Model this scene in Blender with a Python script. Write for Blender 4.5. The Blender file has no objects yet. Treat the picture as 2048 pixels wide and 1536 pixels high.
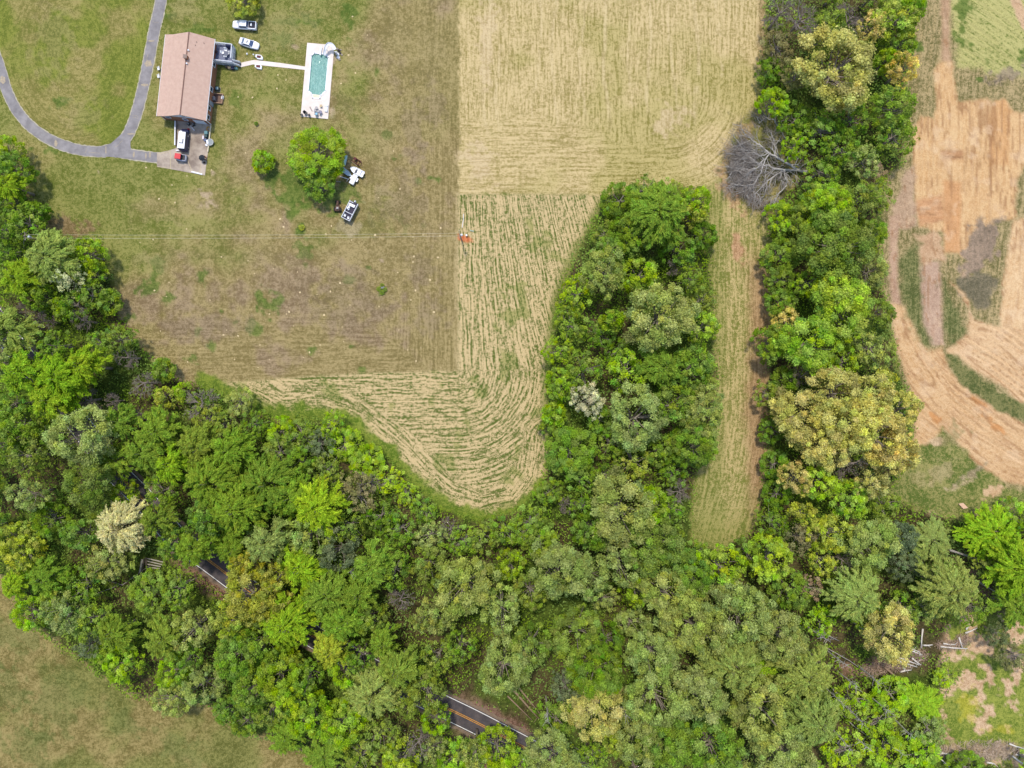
import bpy, math, random
import numpy as np
from mathutils import Vector, Matrix
PI = math.pi
S = 0.12            # metres of ground per photo pixel
HC = 163.84         # height of the drone
sc = bpy.context.scene
col = sc.collection

# ------------------------------------------------------------------ camera, sky, sun, exposure
cam_d = bpy.data.cameras.new('camera'); cam = bpy.data.objects.new('camera', cam_d); col.objects.link(cam)
cam.location = (0, 0, HC); cam.rotation_euler = (0, 0, 0)
cam_d.sensor_width = 36; cam_d.lens = 24.0; cam_d.clip_end = 6000; cam_d.clip_start = 1
sc.camera = cam
SUN_EL = math.radians(66); SUN_DIR = Vector((-0.22*math.cos(SUN_EL), 0.975*math.cos(SUN_EL), math.sin(SUN_EL)))
w = bpy.data.worlds.new('World'); sc.world = w; w.use_nodes = True
nt = w.node_tree
sky = nt.nodes.new('ShaderNodeTexSky'); sky.sky_type = 'NISHITA'; sky.sun_disc = False
sky.sun_elevation = SUN_EL; sky.sun_rotation = math.atan2(-0.22, 0.975); sky.altitude = 300; sky.dust_density = 1.5
bg = nt.nodes['Background']; bg.inputs['Strength'].default_value = 0.15
nt.links.new(sky.outputs[0], bg.inputs[0])
sun_d = bpy.data.lights.new('sun', 'SUN'); sun_d.energy = 2.0; sun_d.angle = math.radians(5); sun_d.color = (1.0, 0.94, 0.84)
sun = bpy.data.objects.new('sun', sun_d); col.objects.link(sun)
sun.rotation_euler = SUN_DIR.to_track_quat('Z', 'Y').to_euler()
sc.view_settings.view_transform = 'Standard'; sc.view_settings.look = 'None'
sc.view_settings.exposure = 0.80; sc.view_settings.gamma = 1; sc.view_settings.use_curve_mapping = False

# ------------------------------------------------------------------ helpers
def P(px, py, z=0.0):
    """photo pixel (2048 wide) at height z -> world point"""
    k = (HC - z)/HC
    return Vector(((px-1024)*S*k, (768-py)*S*k, z))
def lin(r, g, b, m=1.0):
    f = lambda c: ((c/255+0.055)/1.055)**2.4 if c > 10 else c/255/12.92
    return (f(r)*m, f(g)*m, f(b)*m)

MATS = {}
def mat(name, color, rough=0.7, metal=0.0, var=0.12, scale=3.0, bump=0.0, bscale=20.0, spec=0.3, alpha=1.0, col2=None, thr=None, wave=None):
    if name in MATS: return MATS[name]
    m = bpy.data.materials.new(name); m.use_nodes = True; t = m.node_tree; n = t.nodes; L = t.links
    b = n['Principled BSDF']; b.inputs['Roughness'].default_value = rough; b.inputs['Metallic'].default_value = metal
    b.inputs['Specular IOR Level'].default_value = spec; b.inputs['Alpha'].default_value = alpha
    tc = n.new('ShaderNodeTexCoord'); ns = n.new('ShaderNodeTexNoise'); ns.inputs['Scale'].default_value = scale
    ns.inputs['Detail'].default_value = 6; ns.inputs['Roughness'].default_value = 0.65
    L.new(tc.outputs['Object'], ns.inputs['Vector'])
    r = n.new('ShaderNodeValToRGB'); L.new(ns.outputs['Fac'], r.inputs[0])
    c2 = col2 if col2 else tuple(min(1, c*(1+var)) for c in color)
    c1 = color if col2 else tuple(c*(1-var) for c in color)
    lo, hi = thr if thr else (0.3, 0.7)
    r.color_ramp.elements[0].position = lo; r.color_ramp.elements[1].position = hi
    r.color_ramp.elements[0].color = (*c1, 1); r.color_ramp.elements[1].color = (*c2, 1)
    L.new(r.outputs[0], b.inputs['Base Color'])
    if bump or wave:
        bp = n.new('ShaderNodeBump'); bp.inputs['Strength'].default_value = bump or 0.4; bp.inputs['Distance'].default_value = 0.05
        if wave:
            wv = n.new('ShaderNodeTexWave'); wv.bands_direction = wave[0]; wv.inputs['Scale'].default_value = wave[1]
            wv.inputs['Distortion'].default_value = 0.2
            L.new(tc.outputs['Object'], wv.inputs['Vector']); L.new(wv.outputs['Fac'], bp.inputs['Height'])
        else:
            nb = n.new('ShaderNodeTexNoise'); nb.inputs['Scale'].default_value = bscale
            L.new(tc.outputs['Object'], nb.inputs['Vector']); L.new(nb.outputs['Fac'], bp.inputs['Height'])
        L.new(bp.outputs[0], b.inputs['Normal'])
    MATS[name] = m
    return m

def tag(o, label=None, cat=None, group=None, kind=None):
    if label: o['label'] = label
    if cat: o['category'] = cat
    if group: o['group'] = group
    if kind: o['kind'] = kind
    return o
def empty(name, loc=(0,0,0), rz=0, label=None, cat=None, group=None):
    o = bpy.data.objects.new(name, None); col.objects.link(o); o.location = loc; o.rotation_euler = (0,0,rz)
    o.empty_display_size = 0.3
    return tag(o, label, cat, group)
def copy_tree(o, parent=None):
    c = o.copy(); col.objects.link(c)
    if parent: c.parent = parent
    for ch in list(o.children): copy_tree(ch, c)
    return c

class MB:
    def __init__(s): s.v = []; s.f = []
    def add(s, vs, fs):
        k = len(s.v); s.v += [tuple(v) for v in vs]; s.f += [tuple(i+k for i in f) for f in fs]; return s
    def box(s, cx, cy, cz, sx, sy, sz, rz=0, top=1.0, ry=0):
        ca, sa = math.cos(rz), math.sin(rz); vs = []
        for dz in (-0.5, 0.5):
            k = top if dz > 0 else 1
            for dx, dy in ((-.5,-.5),(.5,-.5),(.5,.5),(-.5,.5)):
                x, y, z = dx*sx*k, dy*sy*k, dz*sz
                if ry: x, z = x*math.cos(ry)+z*math.sin(ry), -x*math.sin(ry)+z*math.cos(ry)
                vs.append((cx+x*ca-y*sa, cy+x*sa+y*ca, cz+z))
        return s.add(vs, [(3,2,1,0),(4,5,6,7),(0,1,5,4),(1,2,6,5),(2,3,7,6),(3,0,4,7)])
    def tube(s, pts, rad, n=6, cap=True):
        pts = [Vector(p) for p in pts]; rs = rad if hasattr(rad, '__len__') else [rad]*len(pts)
        vs = []; fs = []
        for i, p in enumerate(pts):
            d = (pts[min(i+1, len(pts)-1)]-pts[max(i-1, 0)]).normalized()
            a = d.cross(Vector((0,0,1)))
            if a.length < 0.05: a = d.cross(Vector((1,0,0)))
            a.normalize(); b = d.cross(a)
            for j in range(n):
                t = 2*PI*j/n; vs.append(p+(a*math.cos(t)+b*math.sin(t))*rs[i])
        for i in range(len(pts)-1):
            for j in range(n): fs.append((i*n+j, i*n+(j+1)%n, (i+1)*n+(j+1)%n, (i+1)*n+j))
        if cap: fs.append(tuple(reversed(range(n)))); fs.append(tuple((len(pts)-1)*n+j for j in range(n)))
        return s.add(vs, fs)
    def cyl(s, cx, cy, z0, z1, r, r2=None, n=16):
        return s.tube([(cx,cy,z0),(cx,cy,z1)], [r, r if r2 is None else r2], n)
    def prism(s, poly, z0, z1, z1f=None):
        n = len(poly); ar = sum(poly[i][0]*poly[(i+1)%n][1]-poly[(i+1)%n][0]*poly[i][1] for i in range(n))
        if ar < 0: poly = list(reversed(poly))
        vs = [(p[0],p[1],z0) for p in poly]+[(p[0],p[1],(z1f(p) if z1f else z1)) for p in poly]
        fs = [tuple(reversed(range(n))), tuple(range(n, 2*n))]+[(i,(i+1)%n,n+(i+1)%n,n+i) for i in range(n)]
        return s.add(vs, fs)
    def loft(s, secs, cap=True, closed=True):
        n = len(secs[0]); vs = [p for q in secs for p in q]; fs = []
        for i in range(len(secs)-1):
            for j in range(n if closed else n-1): fs.append((i*n+j, (i+1)*n+j, (i+1)*n+(j+1)%n, i*n+(j+1)%n))
        if cap: fs.append(tuple(range(n))); fs.append(tuple((len(secs)-1)*n+j for j in reversed(range(n))))
        return s.add(vs, fs)
    def blob(s, cx, cy, cz, rx, ry, rz_, seg=10, rings=6, jit=0.12, rnd=random, half=False):
        vs = []; fs = []
        lo = 0 if half else -PI/2
        for i in range(rings+1):
            a = lo+(PI/2-lo)*i/rings
            for j in range(seg):
                t = 2*PI*j/seg; k = 1+rnd.uniform(-jit, jit)
                vs.append((cx+rx*k*math.cos(a)*math.cos(t), cy+ry*k*math.cos(a)*math.sin(t), cz+rz_*k*math.sin(a)))
        for i in range(rings):
            for j in range(seg): fs.append((i*seg+j, i*seg+(j+1)%seg, (i+1)*seg+(j+1)%seg, (i+1)*seg+j))
        return s.add(vs, fs)
    def build(s, name, m, parent=None, smooth=False, bevel=0):
        me = bpy.data.meshes.new(name); me.from_pydata(s.v, [], s.f); me.materials.append(m); me.update()
        if smooth: me.shade_smooth()
        o = bpy.data.objects.new(name, me); col.objects.link(o)
        if parent: o.parent = parent
        if bevel:
            b = o.modifiers.new('bevel', 'BEVEL'); b.width = bevel; b.segments = 2; b.limit_method = 'ANGLE'
        return o

# ------------------------------------------------------------------ numpy noise and distance
def _h(ix, iy, seed):
    n = (ix.astype(np.int64)*374761393+iy.astype(np.int64)*668265263+seed*1274126177) & 0xffffffff
    n = ((n ^ (n >> 13))*1274126177) & 0xffffffff
    return ((n ^ (n >> 16)) & 0xffff)/65535.0
def vnoise(x, y, seed=0):
    ix = np.floor(x); iy = np.floor(y); fx = x-ix; fy = y-iy; fx = fx*fx*(3-2*fx); fy = fy*fy*(3-2*fy)
    a = _h(ix, iy, seed); b = _h(ix+1, iy, seed); c = _h(ix, iy+1, seed); d = _h(ix+1, iy+1, seed)
    return (a*(1-fx)+b*fx)*(1-fy)+(c*(1-fx)+d*fx)*fy
def fbm(x, y, sc_, seed=0, o=4):
    r = 0; a = 0.5; t = 0
    for i in range(o):
        r = r+a*vnoise(x/sc_*2**i, y/sc_*2**i, seed+i*17); t += a; a *= 0.55
    return r/t
def seg_dist(X, Y, pts, closed=False):
    """distance and arc length to a polyline"""
    best = np.full(X.shape, 1e9); arc = np.zeros(X.shape); side = np.ones(X.shape); L = 0
    n = len(pts); m = n if closed else n-1
    for i in range(m):
        x0, y0 = pts[i]; x1, y1 = pts[(i+1) % n]; dx, dy = x1-x0, y1-y0; l2 = dx*dx+dy*dy; l = math.sqrt(l2)
        t = np.clip(((X-x0)*dx+(Y-y0)*dy)/l2, 0, 1)
        d = np.hypot(X-x0-t*dx, Y-y0-t*dy); k = d < best
        best = np.where(k, d, best); arc = np.where(k, L+t*l, arc)
        side = np.where(k, np.sign((X-x0)*dy-(Y-y0)*dx), side); L += l
    return best, arc, side
def poly_sd(X, Y, pts):
    """signed distance to polygon, positive inside"""
    d, _, _ = seg_dist(X, Y, pts, True); ins = np.zeros(X.shape, bool); n = len(pts)
    for i in range(n):
        x0, y0 = pts[i]; x1, y1 = pts[(i+1) % n]
        if y0 == y1: continue
        k = ((y0 > Y) != (y1 > Y)) & (X < (x1-x0)*(Y-y0)/(y1-y0)+x0); ins ^= k
    return np.where(ins, d, -d)
def sstep(a, b, x):
    t = np.clip((x-a)/(b-a), 0, 1); return t*t*(3-2*t)
def inside(x, y, pts):
    c = False; n = len(pts)
    for i in range(n):
        x0, y0 = pts[i]; x1, y1 = pts[(i+1) % n]
        if (y0 > y) != (y1 > y) and x < (x1-x0)*(y-y0)/(y1-y0)+x0: c = not c
    return c

# ------------------------------------------------------------------ outlines read off the photograph (photo pixels)
FOREST_MAIN = [(-420,180),(-60,250),(0,285),(28,325),(60,390),(85,445),(60,480),(110,470),(205,478),(222,545),(242,630),(290,702),(350,757),(420,775),
  (500,805),(560,842),(640,838),(700,858),(770,905),(830,965),(880,1015),(960,1038),(1040,1015),(1085,960),(1098,880),(1095,760),
  (1108,650),(1115,590),(1150,510),(1182,450),(1212,392),(1285,368),(1408,384),(1420,500),(1428,640),(1436,760),(1425,880),(1392,955),
  (1384,1040),(1385,1085),(1440,1098),(1505,1060),(1522,985),(1533,900),(1532,780),(1540,650),(1536,450),(1575,385),(1600,345),(1560,255),
  (1520,190),(1530,100),(1522,-400),(1832,-400),(1826,60),(1812,150),(1818,250),(1806,330),(1772,350),(1762,450),(1765,560),(1780,650),
  (1798,740),(1828,830),(1820,920),(1778,985),(1830,1015),(1900,1035),(1960,1040),(2048,1020),(2460,1000),(2460,1250),(2048,1250),(1960,1260),(1930,1330),
  (1885,1400),(1850,1470),(1900,1515),(2048,1530),(2460,1560),(2460,1950),(760,1950),(662,1536),(620,1512),(560,1482),(480,1472),(420,1412),(330,1402),(260,1392),
  (200,1352),(120,1292),(50,1242),(10,1160),(-60,1120),(-420,1060)]
POOL = [(622.5,112),(629,106.2),(651,108.8),(658,116),(651.8,182.4),(643.3,190.9),(623,188),(616.6,181.7)]
POOLDECK = [(614.7,86),(669,91),(656.4,238.4),(601.7,233.2)]
ROAD_EDGE = [(-60,610),(20,716),(60,765),(118,832),(192,928),(225,968),(275,1018),(340,1093),(400,1135),(460,1180),(530,1232),(592,1276),(630,1300),(740,1362),(852,1420),(940,1463),(1030,1510),(1110,1552),(1260,1630),(1420,1715)]
# ------------------------------------------------------------------ ground: one sheet to the horizon, painted by region
def axis(lo, hi, step, far):
    a = list(np.arange(lo, hi+step/2, step)); d = step; x = hi; r = []
    while x < far: d *= 1.35; x += d; r.append(x)
    d = step; x = lo; l = []
    while x > -far: d *= 1.35; x -= d; l.append(x)
    return np.array(l[::-1]+a+r)
xs = axis(-300, 2350, 3.6, 16000); ys = axis(-280, 1820, 3.6, 16000)     # in photo pixels
GX, GY = np.meshgrid(xs, ys); shp = GX.shape
GX = GX.ravel(); GY = GY.ravel(); N = GX.size
c1 = np.zeros((N,3)); c2 = np.zeros((N,3)); prm = np.zeros((N,3)); flow = np.zeros((N,3))
n1 = fbm(GX, GY, 60, 1)-0.5; n2 = fbm(GX, GY, 160, 7)-0.5; n3 = fbm(GX, GY, 18, 13, 3)-0.5; n4 = fbm(GX, GY, 9, 23, 2)-0.5
def paint(wt, a, b, bias=0.0, stripe=0.0, soft=0.5, fu=None, fv=None):
    w_ = np.clip(wt, 0, 1)[:,None]
    c1[:] = c1*(1-w_)+np.array(a)*w_; c2[:] = c2*(1-w_)+np.array(b)*w_
    p = np.stack([np.broadcast_to(bias, (N,)), np.broadcast_to(stripe, (N,)), np.broadcast_to(soft, (N,))], 1)
    prm[:] = prm*(1-w_)+p*w_
    if fu is not None:
        k = wt > 0.5; flow[k,0] = np.broadcast_to(fu, (N,))[k]; flow[k,1] = np.broadcast_to(fv, (N,))[k]
M = 0.73
def A(r, g, b, m=1.0): return np.array(lin(r, g, b, M*m))
def region(pts, amp=6, soft=3, grow=0):
    sd = poly_sd(GX, GY, pts)+grow; return sstep(-soft, soft, sd+n3*amp*1.4+n4*amp*0.8), sd
# lawn everywhere, greener upper left
g = sstep(-0.10, 0.16, n2*0.8+n1*0.5)[:,None]
flow[:,0] = GX; flow[:,1] = GY
lawnA = A(102,110,44)*(1-g)+A(124,118,62)*g; lawnB = A(150,147,82)*(1-g)+A(170,155,100)*g
w1 = np.ones(N); w_ = w1[:,None]
c1[:] = lawnA; c2[:] = lawnB; prm[:] = (0.0, 0.12, 0.8)
# oval lawn inside the drive: mowing rings
dO = np.hypot((GX-150)/1.0, (GY-90)/1.35)
wO = region([(-300,-280),(318,-280),(300,60),(285,140),(270,215),(245,268),(200,296),(130,280),(60,240),(20,190),(-10,120),(-300,100)], 3, 3)[0]
k = sstep(-0.05,0.2,n1+0.16*np.exp(-(((GX-150)/40)**2+((GY-150)/90)**2)))[:,None]
c1[:] = c1*(1-wO[:,None])+(A(104,114,42)*(1-k)+A(122,118,58)*k)*wO[:,None]; c2[:] = c2*(1-wO[:,None])+(A(140,143,64)*(1-k)+A(165,152,92)*k)*wO[:,None]
prm[:,1] = np.where(wO > 0.5, 0.44, prm[:,1]); flow[:,0] = np.where(wO > .5, dO, flow[:,0]); flow[:,1] = np.where(wO > .5, np.arctan2(GY-90, GX-150)*120, flow[:,1])
# brown mown field left of the crop
tan = np.maximum(sstep(-70, 120, (GX-560)*0.55+(GY-330)*0.62+n2*420+n1*160), 0.85*sstep(700, 760, GX+n2*120+n1*40))*sstep(950, 915, GX)
br = sstep(0.0, 0.17, n2*0.6+n1*0.5+n3*0.25)[:,None]
tA = A(128,113,68)*(1-br)+A(128,108,78)*br; tB = A(172,153,104)*(1-br)+A(168,146,112)*br
tw = tan[:,None]; c1[:] = c1*(1-tw)+tA*tw; c2[:] = c2*(1-tw)+tB*tw
strip = np.clip(0.56*sstep(560, 700, GY+n2*100)+0.52*sstep(740, 870, GX+n2*100), 0, 0.62); prm[:,1] = np.maximum(prm[:,1]*(1-tan), strip*tan)
kk = (tan > 0.3); hz = GY-560 > (GX-640)*0.85
flow[:,0] = np.where(kk & hz, GY, flow[:,0]); flow[:,1] = np.where(kk & hz, GX, flow[:,1])
flow[:,0] = np.where(kk & ~hz, GX, flow[:,0]); flow[:,1] = np.where(kk & ~hz, GY, flow[:,1])
# green weed patches, painted yard-tree shade and pale bare patches seen on the lawn
def patch(x, y, rx, ry, a, b, amt=1.0, rot=0, ragged=0.9):
    dx, dy = GX-x, GY-y; c, s_ = math.cos(rot), math.sin(rot); u = (dx*c+dy*s_)/rx; v = (-dx*s_+dy*c)/ry
    q = np.sqrt(u*u+v*v); paint_keep(sstep(1.15, 0.65, q-n3*ragged*2.4-n4*ragged*1.6)*amt, a, b)
def paint_keep(wt, a, b, bias=None):
    w_ = np.clip(wt, 0, 1)[:,None]; c1[:] = c1*(1-w_)+np.array(a)*w_; c2[:] = c2*(1-w_)+np.array(b)*w_
    if bias is not None: prm[:,0] = prm[:,0]*(1-w_[:,0])+bias*w_[:,0]
gr1, gr2 = A(78,102,38), A(112,128,56)
for x, y, rx, ry in [(300,580,22,16),(330,600,14,12),(312,530,14,20),(405,560,10,16),(257,634,9,8),(443,622,7,7),(540,610,24,20),(512,660,16,18),(381,716,15,13),(425,690,9,9),
        (395,660,6,12),(700,560,10,8),(610,505,26,20),(737,535,5,5),(620,700,9,7),(700,694,6,5),(723,742,9,9),(876,358,8,7),(838,362,6,7),(862,356,7,6),(790,318,12,10),(770,265,11,14),
        (755,144,6,8),(395,60,30,10),(560,75,24,14),(620,95,14,10),(700,30,18,30),(450,110,20,20),(470,200,12,14),(520,600,9,20),(1348,330,18,9),(540,640,6,6),(470,645,5,4),
        (660,395,60,30),(590,380,30,40),(545,355,16,24),(120,205,20,10),(100,300,30,9),(600,45,40,12),(335,30,16,8),(602,455,9,8),(600,462,12,6)]:  # first three: shade of the yard trees painted as darker green
    patch(x, y, rx, ry, gr1, gr2, 0.8)
for x, y, rx, ry in [(415,395,17,15),(197,343,6,6),(700,455,22,12),(640,150,8,4),(425,345,5,4),(590,95,6,4),(668,118,10,9),(664,222,5,9),(760,520,10,8)]:
    patch(x, y, rx, ry, A(172,150,118), A(200,176,145), 0.8)
for x, y, rx, ry in [(830,250,26,60),(870,210,20,40),(800,400,60,50),(840,540,30,40),(860,640,26,40),(850,300,16,12),(1290,130,0.1,0.1),(420,650,80,30),(700,600,80,60)]:
    patch(x, y, rx, ry, A(118,102,74), A(158,138,108), 0.45)
for x, y, rx, ry, m_ in [(560,60,60,50,0),(470,330,40,60,0),(700,210,30,70,1),(760,300,40,90,0),(560,260,50,40,0),(650,110,26,10,1),(480,160,36,40,1),(330,420,80,26,0),(200,400,60,26,1),(560,520,90,26,0),(860,130,26,90,0),(780,90,40,60,0),(160,230,40,30,0),(110,90,40,70,0),(360,20,30,30,0),(430,280,14,50,1),(740,460,70,20,1),(330,520,60,20,0)]:
    if m_: patch(x, y, rx, ry, A(100,110,44), A(136,140,68), 0.35)
    else: patch(x, y, rx, ry, A(134,120,78), A(176,158,112), 0.3)
# top stubble field
TOPF = [(918,-1200),(1522,-1200),(1530,100),(1512,200),(1462,285),(1440,330),(1440,375),(1290,372),(1210,392),(1100,390),(918,388)]
wt, sd = region(TOPF, 7, 2)
uy = GX*1.0; cx_, cy_ = 1330, 190
r_ = np.where((GX > cx_), np.hypot(np.maximum(GX-cx_,0), np.maximum(GY-cy_,0)), GY-cy_)
useb = (GY > cy_+70+n2*130) | ((GX > cx_+60) & (GY > cy_-60))
fu = np.where(useb, r_, GX); fv = np.where(useb, np.where(GX > cx_, cx_-GY+cy_, GX), GY)
gg = sstep(-0.08, 0.15, n2+n1*0.4)[:,None]
paint(wt, A(140,130,66)*gg+A(156,140,82)*(1-gg), A(196,178,118)*gg+A(214,190,138)*(1-gg), 0.02, 0.62, 0.9, fu, fv)
for x, y, rx, ry in [(975,60,16,90),(960,330,24,40),(1340,240,36,30),(930,310,14,10)]: patch(x, y, rx, ry, A(190,165,118), A(216,192,150), 0.7)
for x0, w0, y1 in ((978,5,260),(1003,4,250),(1078,3,240),(1112,4,250),(1168,3,230),(1212,5,240),(1262,3,200),(1298,4,220),(1345,3,200),(1392,5,230),(1436,4,220)):
    q_ = np.abs(GX-x0-n2*30+6*np.sin(GY*0.02+x0)); paint_keep(sstep(w0, w0*0.4, q_)*sstep(y1+40, y1-30, GY)*wt*(n1+n3 > -0.14)*0.55, A(190,166,118), A(220,198,150))
wS = sstep(1508, 1526, GX+n3*12)*sstep(230,180,GY)*wt; paint_keep(wS*0.7, A(112,92,60), A(160,134,92))  # shade band along the tree line, painted into the field colour
patch(764, 580, 12, 12, A(150,132,92), A(186,166,120), 0.6); patch(764, 579, 9, 9, A(72,88,38), A(112,122,58), 0.95)
# crop strip with weeds: rows wrap the corner of the mown field
CROP = [(916,388),(1215,390),(1182,450),(1150,510),(1112,590),(1104,650),(1094,760),(1098,880),(1085,960),(1040,1015),(960,1035),(885,1012),(830,962),(770,900),(700,848),(640,825),(560,832),(500,798),(430,766),(620,752),(760,744),(916,742)]
wc, sd = region(CROP, 3, 2)
ex, ey = np.maximum(GX-915, 0), np.maximum(GY-742, 0); rr = np.hypot(ex, ey)
sl = 0.16*(GX-915)*sstep(760, 420, GY)
fu = np.where(ey == 0, rr+(GY-700)*(-0.0016)*np.maximum(GX-915,0)*1.0, rr); fv = np.where(ex == 0, -GX+915, np.where(ey == 0, GY-742, np.arctan2(ex, ey)*200))
de, ae, _ = seg_dist(GX, GY, [(430,766),(500,798),(560,832),(640,825),(700,848),(770,900),(830,962),(885,1012),(960,1040),(1040,1018),(1085,960),(1098,880)])
ne = de < 62+n2*60; fu = np.where(ne, de, fu); fv = np.where(ne, ae, fv)
paint(wc, A(96,108,46), A(212,186,136), 0.02+0.06*n2, 0.75, 0.75, fu, fv)
paint_keep(wc*sstep(0.13, 0.24, n1+n3*0.6)*0.7, A(84,104,40), A(150,150,80))
# east strip between grove and tree line
ES = [(1408,380),(1450,345),(1480,400),(1540,440),(1545,650),(1535,780),(1535,900),(1524,985),(1505,1062),(1440,1100),(1385,1090),(1384,1040),(1392,955),(1425,880),(1440,760),(1430,640),(1420,500)]
we, sd = region(ES, 4, 4)
fu = GX+0.00035*(GY-700)**2*sstep(600,1100,GY)+(GY-380)*0.0; paint(we, A(124,126,58), A(200,178,122), 0.0, 0.6, 0.9, fu, GY)
paint_keep(we*sstep(1480, 1512, GX+n3*20+n2*20)*sstep(480, 560, GY)*0.9, A(150,118,82), A(186,152,112))
paint_keep(we*sstep(960, 1070, GY+n1*80)*0.75, A(108,118,48), A(158,150,86)); paint_keep(we*sstep(1460, 1440, GX+n3*30)*0.5, A(104,116,46), A(150,150,80))
patch(1475, 497, 12, 28, A(170,125,92), A(206,160,124), 0.8)
# bright verge along the woods
dv, av, sv = seg_dist(GX, GY, [(400,765),(470,790),(540,826),(640,834),(700,850),(770,902),(830,962),(885,1015),(960,1040),(1040,1020),(1082,970)])
paint(0.9*sstep(16, 5, dv+n3*26+n1*22+n4*10-5-10*np.exp(-((GX-690)/60)**2)), A(86,112,30), A(124,142,44), 0, 0.2, 0.7)
dv, av, sv = seg_dist(GX, GY, [(1100,880),(1096,760),(1106,650),(1116,590),(1150,512),(1185,450),(1210,400)])
paint_keep(sstep(20, 6, dv+n3*14)*0.75, A(92,110,40), A(130,132,66))
dv, av, sv = seg_dist(GX, GY, [(915,388),(914,470),(913,600),(914,742)])
paint_keep(sstep(5, 2, dv+n4*3)*0.55, A(176,156,106), A(205,182,135))
dv, av, sv = seg_dist(GX, GY, [(0,300),(75,440)]); paint_keep(sstep(26, 8, dv+n3*16)*0.5, A(140,118,74), A(170,145,98))
patch(135, 452, 40, 18, A(120,96,66), A(160,132,98), 0.8, 0.2)
# building site on the right
SITE = [(1832,-900),(2800,-900),(2900,1100),(2048,1012),(1960,1000),(1885,900),(1826,905),(1826,830),(1800,740),(1782,650),(1765,560),(1763,450),(1775,350),(1808,330),(1820,250),(1813,150),(1826,60)]
wS, sd = region(SITE, 6, 4)
paint(wS, A(112,106,62), A(186,164,118), 0.0, 0.5, 1.0, GX+0.1*GY, GY)
NE = [(1900,-900),(2700,-900),(2700,400),(2060,160),(1990,150),(1920,130),(1900,60)]
w2, _ = region(NE, 14, 8); u = GY*0.82-GX*0.57
paint(w2, A(108,122,52), A(190,182,116), 0.06, 0.6, 1.0, u, GX*0.82+GY*0.57)
for x, y, rx, ry in [(1975,125,10,8),(1955,158,9,6),(1925,20,14,22),(1920,80,16,24),(1835,90,8,14),(2045,105,8,8),(2040,120,8,7)]: patch(x, y, rx, ry, A(70,98,36), A(100,122,50), 0.85)
patch(2030, 148, 46, 16, A(112,98,84), A(160,140,118), 0.8, -0.3)
dv, _, _ = seg_dist(GX, GY, [(2000,-60),(2048,38),(2110,160)]); paint_keep(sstep(13, 8, dv+n3*8), A(176,144,108), A(214,180,142))
dirtA, dirtB = A(204,158,106), A(232,196,146)
def dirt(pts, a=dirtA, b=dirtB, amp=11, soft=5.0, guide=None, bias=0.0, stripe=0.44, horizontal=False):
    w2, _ = region(pts, amp, soft)
    if guide: d_, ar_, s_ = seg_dist(GX, GY, guide); fu, fv = d_*s_, ar_
    elif horizontal: fu, fv = GY, GX
    else: fu, fv = GX, GY
    paint(w2, a, b, bias, stripe, 2.3, fu, fv)
dirt([(1883,-400),(1900,-400),(1900,60),(1901,125),(1884,125),(1882,40)], A(160,128,96), A(204,168,132), 4)
dirt([(1880,122),(1904,126),(1914,190),(1918,260),(1872,250),(1870,140)], amp=5)
dirt([(1826,262),(1842,232),(1868,240),(1872,205),(1950,200),(1975,195),(1985,205),(2010,198),(2024,220),(2040,225),(2700,225),(2700,330),(2048,330),(2034,360),(2030,440),(1990,440),(1980,505),(1955,520),(1920,512),(1900,470),(1870,462),(1840,455),(1828,400),(1826,330)], amp=7, stripe=0.44)
dirt([(1985,205),(2012,200),(2020,225),(2018,330),(1980,330),(1976,240)], A(202,150,96), A(226,182,130), 8)
dirt([(1832,400),(1886,388),(1890,440),(1840,452)], A(190,138,94), A(218,170,124), 6, horizontal=True)
dirt([(1886,360),(1922,365),(1920,505),(1888,505)], A(196,142,90), A(222,172,122), 3, stripe=0.3)
dirt([(1880,300),(1925,300),(1925,318),(1885,320)], A(168,122,82), A(202,156,112), 6, horizontal=True)
dirt([(1810,345),(1830,330),(1832,450),(1795,460),(1780,420),(1800,380)], A(160,132,104), A(214,182,148), 10, stripe=0.2)
dirt([(2026,440),(2700,330),(2700,760),(2048,740),(2000,650),(2006,560)], A(208,164,112), A(236,204,160), 6, guide=[(2060,200),(2030,440),(2018,600),(2010,720)])
dirt([(1778,430),(1797,430),(1796,560),(1803,610),(1785,610),(1779,560)], A(166,132,106), A(210,176,146), 5, stripe=0.2)
dirt([(1838,520),(1880,520),(1886,640),(1888,690),(1862,690),(1842,640)], A(168,136,112), A(212,180,152), 6, stripe=0.25)
dirt([(1828,470),(1880,462),(1888,520),(1840,530)], A(176,140,104), A(222,186,146), 10, stripe=0.15)
dirt([(1925,540),(1950,560),(1945,590),(1920,590)], A(170,140,112), A(210,180,150), 8, stripe=0.15)
dirt([(1942,545),(1990,520),(2006,450),(2005,440),(1960,440),(1930,470),(1925,540)], A(116,102,84), A(184,158,132), 26, stripe=0.1)
dirt([(1916,560),(1960,545),(1995,560),(1985,590),(1965,625),(1930,600),(1918,580)], A(84,82,60), A(150,136,108), 14, stripe=0.1)
tracks = [(1790,600),(1815,660),(1850,720),(1900,780),(1980,840),(2060,890),(2300,1010)]
dirt([(1780,608),(1812,612),(1848,690),(1870,700),(1885,690),(1892,720),(1905,745),(1960,795),(2048,848),(2700,1100),(2700,1300),(2048,970),(2010,965),(1955,930),(1890,860),(1868,880),(1828,908),(1829,850),(1822,780),(1795,700)], A(198,154,104), A(230,194,148), 5, guide=tracks)
dirt([(1890,700),(1935,670),(1940,600),(1900,565),(1915,575),(1950,640),(1980,650),(2048,660),(2700,700),(2700,1020),(2048,818),(2000,770),(1950,740),(1925,720),(1900,715)], A(206,164,116), A(232,198,154), 6, guide=[(1900,690),(1980,740),(2060,800),(2300,960)])
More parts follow.
